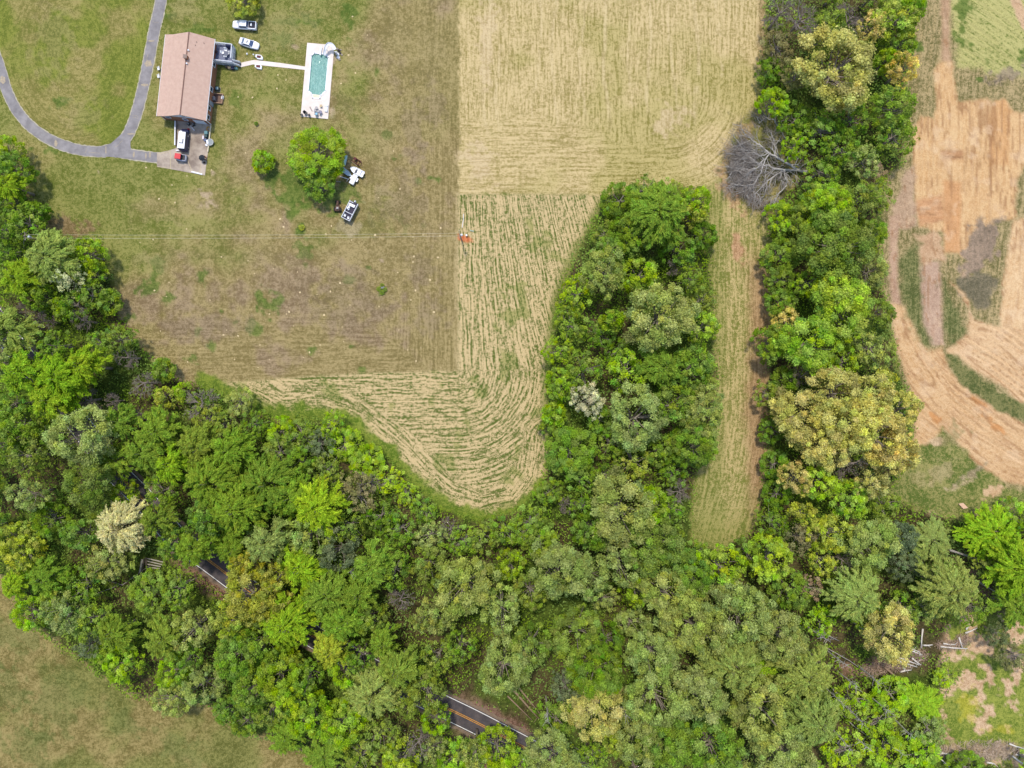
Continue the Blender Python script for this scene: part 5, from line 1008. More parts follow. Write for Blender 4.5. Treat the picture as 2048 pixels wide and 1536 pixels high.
# small things on the pad
p = P(376.8,258.4,.3); mb = MB(); mb.box(0,0,.2,.42,.34,.4); o = mb.build('fuel_can', mat('red_plastic', lin(206,40,44,.8), .4), None, bevel=.05); mb = MB(); mb.cyl(.1,0,.4,.5,.05,n=8); mb.build('cap', black, o); o.location = (p.x,p.y,.08); tag(o, 'bright red fuel can right of the navy van', 'fuel can')
def mower(px, py, rz, label):
    p = P(px, py, .4); t_ = empty('mower', (p.x,p.y,.08), rz, label, 'mower'); mb = MB(); mb.box(0,0,.28,.75,.6,.2,top=.8); mb.build('deck', black, t_, bevel=.04); mb = MB(); mb.cyl(0,0,.38,.58,.17,n=12); mb.build('engine', greymet, t_)
    mb = MB(); mb.tube([(-.3,.2,.35),(-1.0,.22,.95),(-1.0,-.22,.95),(-.3,-.2,.35)], .02, 5); mb.build('handle', greymet, t_); [wheel(t_,x,y,.13,.07) for x in (-.3,.3) for y in (-.33,.33)]
mower(377,247.5,-.8,'black mower close to the house wall on the concrete pad'); mower(386.5,249,-1.2,'second black mower right of the one by the wall')
p = P(385,256,.2); mb = MB(); mb.tube([(-.5,.5,.0),(0,0,.1),(.35,-.45,.05)], .09, 6); o = mb.build('folded_parasol', white); mb = MB(); mb.cyl(.38,-.5,-.05,.1,.14,n=10); mb.build('base', white, o); o.location = (p.x,p.y,.2); tag(o, 'folded pale parasol lying below the mowers on the pad', 'parasol')
bin_(411.4,264.8,.75,.75,1.0, teal2, 'dull teal bin at the pad\'s right edge', z=.08); bin_(411.2,270.5,.65,.9,.9, mat('dark_teal', lin(30,66,70,.8), .5), 'dark teal bin below the dull teal one', z=.08); bin_(406,274.6,.45,.8,.6, mat('pink_white', lin(226,214,220,.8), .5), 'pinkish white crate left of the dark teal bin', 'crate', name='crate', z=.08)
bin_(410.2,279.6,.7,.55,.5, mat('slate_blue', lin(84,100,136,.8), .5), 'slate blue box below the dark teal bin', 'box', name='box', z=.08, rz=.3); bin_(414.5,283.6,.5,.9,.6, white, 'white box next to the grey trampoline', 'box', name='box', z=.08, rz=.2); bin_(412.6,290.2,.6,.35,.4, white, 'small white box lowest in the row along the pad', 'box', name='box', z=.08, rz=-.5)
p = P(419.6,284,.7); t_ = empty('trampoline', (p.x,p.y,0), 0, 'small round grey trampoline beside the pad\'s right wall', 'trampoline'); mb = MB(); pts = [(.78*math.cos(a),.78*math.sin(a),.62) for a in np.linspace(0,2*PI,25)]; mb.tube(pts, .06, 6, cap=False); mb.build('frame', greymet, t_); mb = MB(); mb.cyl(0,0,.60,.615,.72,n=24); mb.build('mat', mat('grey_net', lin(150,156,156,.8), .8, scale=4), t_); [MB().cyl(.75*math.cos(a),.75*math.sin(a),0,.6,.03,n=5).build('leg', greymet, t_) for a in (0,1.57,3.14,4.71)]
p = P(416.6,257.6,.2); mb = MB()
for k_ in range(3): mb.tube([((.3+.05*k_)*math.cos(a),(.42+.04*k_)*math.sin(a),.06+.07*k_) for a in np.linspace(0,2*PI,19)], .045, 5, cap=False)
o = mb.build('hose', mat('orange_hose', lin(214,158,60,.8), .5)); o.location = (p.x,p.y,.08); tag(o, 'coiled orange-yellow hose at the pad\'s upper right corner', 'hose')
p = P(402.4,314.6,1.6); t_ = empty('garden_parasol', (p.x,p.y,.08), .3, 'black garden parasol low over the pad\'s lower right part', 'parasol'); mb = MB(); K_ = 8
rim_ = [(.75*math.cos(2*PI*i/K_),.75*math.sin(2*PI*i/K_),1.25+(.0 if i % 2 else -.08)) for i in range(K_)]; mb.add(rim_+[(0,0,1.6)]+[(x,y,z-.03) for x, y, z in rim_], [(i,(i+1)%K_,K_) for i in range(K_)]+[(i,K_+1+i,K_+1+(i+1)%K_,(i+1)%K_) for i in range(K_)]); mb.build('canopy', mat('black_canvas', (.02,.025,.03), .8), t_); mb = MB(); mb.cyl(0,0,0,1.62,.025,n=6); mb.build('pole', greymet, t_); mb = MB(); mb.cyl(0,0,0,.1,.25,n=14); mb.build('base', conc, t_)
terra = mat('terracotta', lin(170,110,84,.8), .8); leafy = mat('pot_leaves', lin(70,60,44,.8), .9)
for i, (x, y, r_, m_, lb) in enumerate(((409.2,312.4,.16,terra,'upper terracotta pot right of the black parasol'),(411.8,314.8,.2,terra,'middle terracotta pot right of the black parasol'),(409.0,319,.17,beige,'beige pot below the terracotta pots'),(412.4,319.6,.16,terra,'terracotta pot beside the beige pot'),(408.8,325.4,.26,mat('brown_pot', lin(82,62,54,.8), .8),'large dark brown pot at the pad\'s right edge'))):
    p = P(x, y, .3); t_ = empty('plant_pot', (p.x,p.y,.08), 0, lb, 'plant pot', 'pots on the concrete pad'); mb = MB(); mb.cyl(0,0,0,r_*1.6,r_*.75,r_,12); mb.build('pot', m_, t_); mb = MB(); mb.blob(0,0,r_*1.6,r_*.8,r_*.8,r_*.6,8,5,.3,random.Random(i)); mb.build('plant', leafy, t_)
def wall_run(name, pts, h, w_, m, label, cat='wall', capm=None, z0=0):
    mb = MB(); base = P(*pts[0], 0); cp = MB()
    for a, b_ in zip(pts[:-1], pts[1:]):
        A_, B_ = P(*a, 0)-base, P(*b_, 0)-base; d = B_-A_; mb.box((A_.x+B_.x)/2, (A_.y+B_.y)/2, h/2, d.length, w_, h, math.atan2(d.y, d.x)); cp.box((A_.x+B_.x)/2, (A_.y+B_.y)/2, h+.03, d.length+.05, w_+.08, .07, math.atan2(d.y, d.x))
    t_ = empty(name, (base.x,base.y,z0), 0, label, cat); mb.build('wall', m, t_); cp.build('coping', capm or white, t_)
wall_run('retaining_wall', [(353.2,244),(353,262),(352.6,292)], .7, .18, mat('wall_block', lin(168,158,150,.8), .9), 'pale retaining wall left of the navy van', capm=white)
wall_run('retaining_wall', [(422.6,252),(418.4,292),(416.8,304)], .35, .16, mat('wall_block2', lin(206,186,150,.8), .9), 'cream kerb wall along the pad\'s right side', capm=mat('cream_cap', lin(220,206,172,.8), .8))
wall_run('kerb', [(384,343.5),(405,349)], .16, .25, white, 'short white kerb on the pad\'s lower edge', 'kerb')

# ------------------------------------------------------------------ pool
pc_ = P(636,150,0); pool = empty('swimming_pool', (pc_.x,pc_.y,0), 0, 'long eight-sided pool with teal water on a pale terrace', 'swimming pool')
def PW(x, y, z): return ((x-1024)*S-pc_.x, (768-y)*S-pc_.y, z)
liner = mat('pool_liner', lin(120,196,196,.8), .6, scale=.6, col2=lin(150,214,204,.8)); n8 = len(POOL)
mb = MB(); sh = POOL; deep = [(-1.9 if y < 150 else -1.0) for x, y in POOL]
mb.add([PW(x,y,.14) for x, y in POOL]+[PW(x,y,d) for (x, y), d in zip(POOL, deep)], [((i+1)%n8,i,n8+i,n8+(i+1)%n8) for i in range(n8)]+[tuple(n8+i for i in (0,1,2,3,4,7)), tuple(n8+i for i in (4,5,6,7))]); mb.build('basin', liner, pool)
wm = bpy.data.materials.new('pool_water'); wm.use_nodes = True; t = wm.node_tree; b = t.nodes['Principled BSDF']; b.inputs['Roughness'].default_value = .06; b.inputs['Alpha'].default_value = .82
tc_ = t.nodes.new('ShaderNodeTexCoord'); mp = t.nodes.new('ShaderNodeMapping'); mp.inputs['Scale'].default_value = (1.2,.45,1); mp.inputs['Rotation'].default_value = (0,0,.5); t.links.new(tc_.outputs['Object'], mp.inputs[0])
ns = t.nodes.new('ShaderNodeTexNoise'); ns.inputs['Scale'].default_value = 2.2; ns.inputs['Detail'].default_value = 5; ns.inputs['Distortion'].default_value = 1.5; t.links.new(mp.outputs[0], ns.inputs[0])
cr = t.nodes.new('ShaderNodeValToRGB'); t.links.new(ns.outputs[0], cr.inputs[0]); cr.color_ramp.elements[0].position = .3; cr.color_ramp.elements[1].position = .72; cr.color_ramp.elements[0].color = (*lin(80,144,136,.75),1); cr.color_ramp.elements[1].color = (*lin(156,206,190,.78),1)
t.links.new(cr.outputs[0], b.inputs['Base Color']); bp = t.nodes.new('ShaderNodeBump'); bp.inputs['Strength'].default_value = .25; bp.inputs['Distance'].default_value = .05; t.links.new(ns.outputs[0], bp.inputs['Height']); t.links.new(bp.outputs[0], b.inputs['Normal'])
mb = MB(); mb.add([PW(x,y,-.02) for x, y in POOL], [tuple(reversed(range(n8)))]); mb.build('water', wm, pool)
mb = MB()
for i in range(n8):
    if i == 5: continue
    a, b_ = Vector(PW(*POOL[i],0)), Vector(PW(*POOL[(i+1)%n8],0)); d = b_-a; mb.box((a.x+b_.x)/2, (a.y+b_.y)/2, .18, d.length+.12, .34, .08, math.atan2(d.y,d.x))
mb.build('coping', white, pool)
mb = MB(); st_ = [(625.2,190),(641.4,190.6),(640.2,197.8),(626,197)]; cream = mat('cream_step', lin(220,214,184,.8), .6); mb.prism([PW(x,y,0)[:2] for x, y in st_], .02, .19); mb.build('step', cream, pool)
mb = MB()
for i in (1,2,3): a, b_ = Vector(PW(*st_[i],0)), Vector(PW(*st_[(i+1)%4],0)); d = b_-a; mb.box((a.x+b_.x)/2,(a.y+b_.y)/2,.2,d.length+.2,.26,.1,math.atan2(d.y,d.x))
mb.build('step_surround', white, pool)
for x in (624.3,641.8): mb = MB(); a = Vector(PW(x,192,.15)); mb.tube([a, a+Vector((0,0,.7)), a+Vector((0,.3,.8)), a+Vector((0,.65,.5)), a+Vector((0,.7,0))], .035, 6); mb.build('handrail', white, pool)
p = P(641.4,101.5,.6); t_ = empty('diving_board', (p.x,p.y,.15), HZ, 'narrow white diving board at the pool\'s upper end', 'diving board'); mb = MB(); mb.box(0,0,.5,.36,2.1,.06); mb.build('board', white, t_, bevel=.01); mb = MB(); mb.box(0,.6,.23,.34,.7,.46); mb.build('stand', white, t_)
sl = [(649.2,110.6,.45),(649.8,103,.8),(651.2,97,1.2),(653.6,92,1.5),(657.4,88.2,1.75),(662.5,89.4,1.95),(666.8,93.6,2.1),(669.2,98.8,2.15)]
sp0 = P(657,98,0); t_ = empty('pool_slide', (sp0.x,sp0.y,.15), 0, 'curved white water slide at the pool\'s upper right corner', 'water slide'); mb = MB(); dn = densify([(a,b_) for a,b_,c in sl], 2); zz_ = np.interp(np.linspace(0,1,len(dn)), np.linspace(0,1,len(sl)), [q[2] for q in sl]); pts = [P(q[0],q[1],float(z_)+.3)-Vector((sp0.x,sp0.y,0)) for q, z_ in zip(dn, zz_)]
zs = np.interp(np.linspace(0,1,len(pts)), np.linspace(0,1,len(sl)), [q[2] for q in sl]); secs = []
for i, q in enumerate(pts):
    d = (pts[min(i+1,len(pts)-1)]-pts[max(i-1,0)]).normalized(); nn = Vector((-d.y,d.x,0)); q = Vector((q.x,q.y,0)); z = float(zs[i])
    secs.append([tuple(q+nn*o_+Vector((0,0,z+h_))) for o_, h_ in ((-.42,.28),(-.36,.28),(-.26,.04),(.26,.04),(.36,.28),(.42,.28),(.32,-.04),(-.32,-.04))])
mb.loft(secs); mb.build('chute', white, t_)
mb = MB(); q = secs[-1][2]; [mb.tube([(q[0]+.3*dx,q[1]-.25,0),(q[0]+.3*dx,q[1],2.6)], .03, 5) for dx in (0,1.2)]; [mb.box(q[0]+.18,q[1]-.2,.3*k_+.3,.4,.08,.04) for k_ in range(6)]; mb.build('ladder', greymet, t_)
mb = MB(); [mb.tube([(secs[i][2][0],secs[i][2][1],0),(secs[i][2][0],secs[i][2][1],float(zs[i]))], .05, 6) for i in (len(secs)//3, 2*len(secs)//3)]; mb.build('support_post', white, t_)
rk = mat('pale_rock', lin(190,174,156,.8), .9, scale=3, col2=lin(150,136,124,.8), bump=.4, bscale=4); rkd = mat('dark_bag', lin(58,52,56,.8), .8)
for i, (x, y, r_, m_, lb) in enumerate(((674,97,.3,rk,'tan rock at the top of the heap by the slide'),(677.5,101,.38,rkd,'dark sack behind the water slide'),(672,104,.34,white,'white sack nearest the water slide'),(675.5,108,.4,white,'larger white sack in the heap by the slide'),(680,106,.3,rkd,'dark rounded sack at the heap\'s right side'),(683.5,109,.28,rk,'yellowish rock on the heap\'s right side'),(676,114,.4,white,'lowest white sack in the heap by the slide'),(679,118.5,.3,rk,'flat tan rock at the heap\'s lower end'),(681,99,.25,rk,'small tan rock at the heap\'s upper right'))):
    p = P(x, y, .2); mb = MB(); mb.blob(0,0,.05,r_,r_*.85,r_*.7,9,5,.25,random.Random(i+40),half=True); o = mb.build('rock' if m_ is rk else 'sack', m_); o.location = (p.x,p.y,0); tag(o, lb, 'rock' if m_ is rk else 'sack')
chair(611.7,226.8,.15,-.7, black, 'large black folding chair on the terrace\'s lower left part', s=1.15); chair(603.8,229.6,.15,.4, black, 'small black chair at the terrace\'s lower left corner', s=.8); chair(618,229.6,.15,2.2, black, 'small black chair right of the folding chair', s=.8)
def mat_(px, py, sx, sy, rz, m, name, label, cat, z=.15, h=.05): 
    p = P(px, py, z+h); mb = MB(); mb.box(0,0,h/2,sx,sy,h); mb.box(0,sy*.42,h+.03,sx*.8,sy*.12,.06); o = mb.build(name, m, None, bevel=.01); o.location = (p.x,p.y,z); o.rotation_euler = (0,0,rz); tag(o, label, cat)
gry = mat('light_grey_fabric', lin(178,172,170,.8), .8)
mat_(622,218,.28,1.25,.5, mat('grey_mat', lin(170,156,150,.8), .9), 'rolled_mat', 'narrow grey mat lying aslant on the lower terrace', 'mat')
table(632.8,215.4,.15,.36, gry, 'small round grey table above the blue chair'); table(641.6,211.6,.15,.3, beige, 'square beige table right of the round grey one', False, sx=.55, sy=.6, h=.5)
def lounger(px, py, rz, m, label):
    p = P(px, py, .5); t_ = empty('lounger', (p.x,p.y,.15), rz, label, 'lounger', 'loungers on the pool terrace'); mb = MB(); mb.box(0,-.3,.33,.62,1.25,.08); mb.build('mattress', m, t_, bevel=.02); mb = MB(); mb.box(0,.55,.45,.62,.6,.08); mb.build('backrest', m, t_, bevel=.02); mb = MB(); mb.box(.33,0,.28,.04,1.7,.06); mb.box(-.33,0,.28,.04,1.7,.06); mb.build('frame', white, t_)
    for x, y in ((.3,.6),(-.3,.6),(.3,-.8),(-.3,-.8)): mb = MB(); mb.cyl(x,y,0,.27,.025,n=5); mb.build('leg', white, t_)
lounger(652.6,215.4,HZ, white, 'white lounger along the terrace\'s right edge'); lounger(635,221.4,PI/2-.2, gry, 'pale grey lounger lying crosswise above the blue chair')
lav = mat('lavender_grey', lin(140,138,160,.8), .7); chair(641.4,225.2,.15,.9, lav, 'lavender grey chair right of the blue chair'); chair(633.2,228.2,.15,1.4, mat('sky_blue_cushion', lin(150,196,218,.8), .7), 'sky blue cushioned chair on the lower terrace', frame=black, s=1.1)
mat_(654.4,203.6,.25,.3,0, greymet, 'pool_skimmer_lid', 'small dark lid on the terrace above the white lounger', 'lid', h=.06)
# ------------------------------------------------------------------ boats and machines by the large yard tree
dkcarp = mat('dark_deck_carpet', lin(66,62,78,.8), .8); alum = mat('pale_aluminium', lin(200,206,214,.8), .4, metal=.3)
p = P(700.4,422,1.2); t_ = empty('pontoon_boat', (p.x,p.y,0), math.radians(62.9), 'pontoon boat on a trailer with dark deck and white seats', 'boat')
mb = MB(); [mb.tube([(-2.3,s_*.75,.75),(2.1,s_*.75,.75),(2.4,s_*.75,.85)], [.27,.27,.08], 12) for s_ in (-1,1)]; mb.build('pontoon', alum, t_)
mb = MB(); mb.box(0,0,1.07,4.6,2.15,.1); mb.build('deck', dkcarp, t_)
for (cx,cy,sx,sy) in ((0,1.05,4.5,.06),(0,-1.05,4.5,.06),(-2.25,0,.06,2.1),(2.0,.55,.06,1.0)):
    mb = MB(); mb.box(cx,cy,1.45,sx,sy,.55); mb.box(cx,cy,1.75,sx+.04,sy+.05,.05); mb.build('railing', white, t_)
mb = MB(); mb.box(1.35,.15,1.38,.65,1.5,.5); mb.build('rear_seat', cush, t_, bevel=.05)
for x, y in ((.75,.62),(.2,.55),(-1.55,.55),(-1.7,-.45)): mb = MB(); mb.box(x,y,1.34,.5,.5,.42); mb.box(x+.22,y,1.6,.12,.5,.45); mb.build('seat', cush, t_, bevel=.05)
mb = MB(); mb.box(.25,.7,1.5,.4,.4,.75,top=.8); mb.build('console', alum, t_, bevel=.03); mb = MB(); mb.tube([(-.6,-1,1.75),(-.65,0,1.9),(-.6,1,1.75)], .07, 6); mb.build('arch_bar', white, t_)
mb = MB(); mb.box(2.55,0,1.15,.5,.4,.6,top=.7); mb.box(2.6,0,.65,.2,.14,.6); mb.build('outboard_motor', white, t_, bevel=.05)
mb = MB(); mb.tube([(-3.3,0,.45),(-1.2,.4,.45)], .05, 4); mb.tube([(-3.3,0,.45),(-1.2,-.4,.45)], .05, 4); mb.box(.3,0,.45,3.2,.1,.08); mb.build('trailer_frame', black, t_); [wheel(t_,x,y,.26,.16) for x in (.4,1.0) for y in (-.5,.5)]
rust = mat('rusty_brown', lin(84,62,50,.8), .8, scale=3, col2=lin(120,92,76,.8)); drd = mat('dark_red_paint', lin(110,44,46,.8), .7, scale=4, col2=lin(80,36,36,.8))
p = P(675,412,.7); t_ = empty('old_tractor', (p.x,p.y,0), math.radians(88), 'rusty brown small tractor between the yard tree and pontoon boat', 'tractor'); mb = MB(); mb.box(.75,0,.75,1.3,.6,.5,top=.85); mb.box(.75,0,1.02,.9,.4,.06); mb.build('bonnet', rust, t_, bevel=.05); mb = MB(); mb.box(-.5,0,.62,1.5,.95,.2); mb.box(-.9,0,.85,.5,1.3,.12); mb.build('chassis', rust, t_, bevel=.03)
mb = MB(); mb.box(-.55,-.05,.95,.5,.5,.14); mb.box(-.8,-.05,1.2,.1,.5,.4); mb.build('seat', gry, t_, bevel=.03); mb = MB(); pts = [(.05+.0*math.cos(a),.2*math.sin(a),1.25+.17*math.cos(a)) for a in np.linspace(0,2*PI,13)]; mb.tube(pts, .02, 5); mb.build('steering_wheel', black, t_); [wheel(t_,-.8,y,.5,.32) for y in (-.68,.68)]; [wheel(t_,1.1,y,.32,.2) for y in (-.5,.5)]
p = P(713.5,323,.4); t_ = empty('disc_harrow', (p.x,p.y,0), math.radians(-35), 'dark red farm harrow right of the white boats', 'farm machine'); mb = MB()
for y in (-.55,.55): mb.box(0,y,.62,2.0,.12,.12)
for x in (-.9,-.3,.3,.9): mb.box(x,0,.7,.1,1.2,.1)
mb.tube([(.9,.5,.7),(1.7,0,.6),(.9,-.5,.7)], .05, 5); mb.build('frame', drd, t_); mb = MB(); mb.box(-.55,.25,.85,.7,.55,.3); mb.build('gearbox', drd, t_, bevel=.04)
for y in (-.5,.5):
    mb = MB(); [mb.tube([(x,y-.02,.35),(x,y+.02,.35)], .3, 14) for x in (-.8,-.4,0,.4,.8)]; mb.build('disc_gang', rust, t_)
mb = MB(); mb.tube([(-.9,-.75,.75),(.8,-.85,.78)], .04, 5); mb.build('drawbar', beige, t_)
def boat(px, py, L_, W_, rz, m, label, ins=None, z=.45, dark=None, nose=.55):
    p = P(px, py, z+.5); t_ = empty('boat', (p.x,p.y,0), rz, label, 'boat', 'small boats by the yard tree'); mb = MB(); n_ = 7; secs = []
    for i in range(n_):
        u = i/(n_-1); x = -L_/2+L_*u; w_ = W_/2*(1 if u < nose else max(.12, math.cos((u-nose)/(1-nose)*1.35))); zz = z+.12*(u**3)
        secs.append([(x,-w_*.75,zz),(x,-w_,zz+.5),(x,-w_*.88,zz+.52),(x,-w_*.7,zz+.34),(x,w_*.7,zz+.34),(x,w_*.88,zz+.52),(x,w_,zz+.5),(x,w_*.75,zz)])
    mb.loft(secs); mb.build('hull', m, t_); mb = MB(); [mb.box(x*L_,0,z+.46,.28,W_*.75,.1) for x in (-.28,.05)]; mb.build('seat', ins or m, t_)
    mb = MB(); mb.box(-L_/2-.12,0,z+.45,.25,.28,.4,top=.8); mb.box(-L_/2-.15,0,z+.05,.12,.1,.4); mb.build('outboard_motor', dark or black, t_, bevel=.03)
    mb = MB(); mb.box(0,.3,z-.1,L_*.9,.06,.06); mb.box(0,-.3,z-.1,L_*.9,.06,.06); mb.build('cradle', black, t_); [wheel(t_,-.2,y,.24,.14) for y in (-W_*.4,W_*.4)]; return t_
pb = mat('pale_blue_hull', lin(188,206,220,.8), .4)
boat(691,343,3.3,1.05,math.radians(-38),pb,'pale blue-white narrow boat poking from under the yard tree', nose=.7); bt = boat(713.8,342.4,3.5,1.5,math.radians(152),whitep,'white round-nosed boat below the dark red harrow', gw, nose=.65)
mb = MB(); mb.box(.2,.1,1.05,.5,.9,.25,top=.7); mb.build('windscreen', glassm, bt)
p = P(707.6,358,.8); t_ = empty('utility_trailer', (p.x,p.y,0), math.radians(62), 'bright white trailer with side fenders below the round-nosed boat', 'trailer'); mb = MB(); mb.box(-.1,0,.62,2.5,1.15,.25); mb.box(-.1,.55,.85,2.5,.06,.3); mb.box(-.1,-.55,.85,2.5,.06,.3); mb.box(-1.32,0,.85,.06,1.1,.3); mb.box(1.1,0,.85,.06,1.1,.3); mb.build('tray', whitep, t_, bevel=.02)
mb = MB(); [mb.box(.15,s_*.8,.72,.85,.36,.08) for s_ in (-1,1)]; mb.build('fender', whitep, t_, bevel=.03); [wheel(t_,.15,y,.28,.18) for y in (-.78,.78)]; mb = MB(); mb.tube([(1.15,.3,.55),(1.9,0,.5),(1.15,-.3,.55)], .045, 5); mb.build('tongue', greymet, t_); mb = MB(); mb.box(-.1,0,.98,2.3,1.0,.06); mb.build('tarp', white, t_)
def sheet(px, py, sx, sy, rz, m, label, name='roofing_sheet', z=.4):
    p = P(px, py, z); mb = MB(); k_ = 8
    mb.loft([[(-sx/2+sx*i/k_, y, .06*(i % 2)) for i in range(k_+1)]+[(-sx/2+sx*i/k_, y, .06*(i % 2)-.02) for i in range(k_, -1, -1)] for y in (-sy/2, sy/2)]); o = mb.build(name, m); o.location = (p.x,p.y,z); o.rotation_euler = (.05,.04,rz); tag(o, label, 'roofing sheet'); return o
pt = mat('pale_teal_sheet', lin(176,206,206,.8), .5, metal=.2)
for q in ((688.2,322,1.1,1.9,-.25,'pale teal roofing sheet above the narrow boat'),(690.4,312.8,1.0,.6,-.2,'short pale teal sheet, topmost by the yard tree'),(674,336.6,.9,1.1,.6,'pale sheet half under the tree left of the boat')): sheet(q[0],q[1],q[2],q[3],q[4],pt,q[5])
p = P(688.3,355.6,.5); mb = MB(); a, b_ = P(679,352.6,.5), P(697.6,358.6,.5); c = (a+b_)/2; mb.tube([a-c, b_-c], .09, 8); mb.tube([b_-c-Vector((.5,.5,0)), b_-c+Vector((.3,.5,0))], .05, 6); o = mb.build('mast', white); o.location = c; tag(o, 'white mast lying between the yard tree and the trailer', 'mast')
mb = MB(); a, b_ = P(672.5,363.2,.2), P(681.5,363.6,.2); c = (a+b_)/2; mb.tube([a-c,b_-c], .06, 6); mb.box(.1,0,-.08,.3,.12,.12); o = mb.build('plank', gry); o.location = c; tag(o, 'short grey plank under the white mast by the yard tree', 'plank')

# ------------------------------------------------------------------ utility poles and wires
polem = mat('pole_wood', lin(150,136,120,.8), .9, scale=3)
def pole(px, py, h, label, arm=0.0):
    p = P(px, py, h); t_ = empty('utility_pole', (p.x,p.y,0), arm, label, 'utility pole', 'utility poles'); mb = MB(); mb.tube([(0,0,-.2),(0,0,h)], [.17,.11], 10); mb.build('pole', polem, t_)
    mb = MB(); mb.box(0,0,h-.35,.12,2.0,.12); ca = mb.build('crossarm', polem, t_)
    for y in (-.85,.0,.85): mb = MB(); mb.cyl(0,y,h-.28,h-.1,.06,.04,8); mb.build('insulator', hdl, ca)
    mb = MB(); mb.cyl(.38,0,h-1.7,h-.9,.24,n=14); mb.cyl(.38,0,h-.9,h-.84,.2,.1,12); mb.build('transformer', mat('pale_transformer', lin(206,212,224,.8), .4), t_); return t_, p
p1, a1_ = pole(48,471.5,9.0,'utility pole with pale transformer at the left edge of the wood', .1); p2, a2_ = pole(919,468,8.0,'utility pole at the corner of the stubble field', .1)
wirem = mat('bright_wire', lin(206,198,170,.85), .6)
for i, dy in enumerate((-.45,.35)):
    mb = MB(); A_ = Vector((a1_.x,a1_.y+dy,8.7)); B_ = Vector((a2_.x,a2_.y+dy*.8,7.7)); pts = [A_.lerp(B_, k_/24)+Vector((0,0,-1.3*4*(k_/24)*(1-k_/24))) for k_ in range(25)]; c = A_.copy(); mb.tube([q-c for q in pts], .022, 4); o = mb.build('power_line', wirem); o.location = c; tag(o, ('upper' if dy > 0 else 'lower')+' power line strung between the two utility poles', 'power line', 'power lines over the lawn')
for (x1, y1, h1, x2, y2, lb) in ((48,471.5,8.2,30,486,'guy wire running left from the left-edge pole'),):
    mb = MB(); A_ = P(x1,y1,h1); B_ = Vector((A_.x-6, A_.y-3.5, 0)); mb.tube([Vector((0,0,0)), B_-A_], .03, 4); o = mb.build('guy_wire', wirem); o.location = A_; tag(o, lb, 'guy wire')
p = P(933,470.5,.6); t_ = empty('service_box', (p.x,p.y,0), 0, 'small grey-white service box on the orange soil patch', 'service box'); mb = MB(); mb.box(0,0,.35,.3,.3,.7); mb.build('cabinet', gw, t_, bevel=.02); mb = MB(); mb.box(0,0,.74,.38,.38,.07); mb.build('lid', white, t_)
p = P(943.5,461.5,.2); mb = MB(); mb.tube([(-.4,.08,0),(.4,-.08,0)], .09, 8); mb.box(.42,-.08,0,.08,.22,.22); o = mb.build('pipe', tealp); o.location = (p.x,p.y,.12); tag(o, 'short pale teal pipe right of the utility pole corner', 'pipe')
mb = MB(); A_, B_ = P(927,428,.12), P(924.4,455,.12); mb.tube([Vector((0,0,0)), (B_-A_)*.45+Vector((.1,0,0)), B_-A_], .07, 5); o = mb.build('pipe', white); o.location = A_; tag(o, 'long white pipe lying above the orange soil patch', 'pipe')
# stone ring with weeds in the field
p = P(763.8,575.5,.2); mb = MB(); rr_ = random.Random(8)
for _ in range(9): mb.blob(rr_.uniform(-.55,.55), rr_.uniform(-.28,.28), .08, rr_.uniform(.15,.3), rr_.uniform(.12,.25), .2, 8, 4, .25, rr_, True)
o = mb.build('stone_heap', mat('grey_white_stone', lin(172,172,170,.8), .8, scale=4, col2=lin(132,134,136,.8))); o.location = (p.x,p.y,0); tag(o, 'small grey-white stone heap inside the weedy ring on the mown field', 'stone heap')
for i, (x, y, r, lb) in enumerate(((758,578,5,'weedy shrub left of the grey-white stone heap'),(770,579,4.5,'weedy shrub right of the grey-white stone heap'),(764,585,5,'weedy shrub below the grey-white stone heap'),(764,570,4,'dark shrub above the grey-white stone heap'))): tree(x, y, r, 'round', 'O', .5, lb, 'weedy shrubs round the stone heap', True)
# pale board
p = P(1926,1012,.3); mb = MB(); mb.prism([(-1.1,.55),(.0,.75),(1.25,-.45),(.1,-.7)], 0, .05); mb.box(-.4,.1,.06,.08,1.0,.04,.2); mb.box(.5,-.1,.06,.08,1.0,.04,.2); o = mb.build('board', mat('pinkish_plywood', lin(222,184,154,.8), .7)); o.location = (p.x,p.y,.3); o.rotation_euler = (.05,0,0); tag(o, 'pale pinkish board lying in the grass below the bare earth', 'board')
# collapsed timber
rr_ = random.Random(21); wd_ = mat('old_timber', lin(150,140,124,.8), .85, col2=lin(190,182,164,.8), scale=3); wdd = mat('dark_timber', lin(78,68,60,.8), .9)
def plank(x0, y0, x1, y1, w_, m, label, cat='timber', z=.6, name='timber', grp='timbers of the collapsed heap'):
    A_, B_ = P(x0,y0,z), P(x1,y1,z*.7); d = B_-A_; mb = MB(); mb.box(0,0,0,d.length,w_,.12,math.atan2(d.y,d.x)); mb.box(0,0,.07,d.length*.3,w_*.6,.04,math.atan2(d.y,d.x)); o = mb.build(name, m); o.location = (A_+B_)/2; tag(o, label, cat, grp)
for i, q in enumerate(((290,1116,327,1124,.25,'topmost'),(291,1121.5,325,1129,.22,'second'),(292,1128,322,1133,.22,'third'),(293,1134,320,1137,.2,'lowest'))): plank(*q[:4], q[4], wd_, f'{q[5]} pale horizontal timber of the collapsed heap')
for i, q in enumerate(((284,1119,280,1146,.4,'leftmost dark'),(288,1117,285,1144,.3,'middle dark'),(292,1116,293,1145,.35,'rightmost dark'))): plank(*q[:4], q[4], wdd if i else wd_, f'{q[5]} upright timber of the collapsed heap', z=.9)

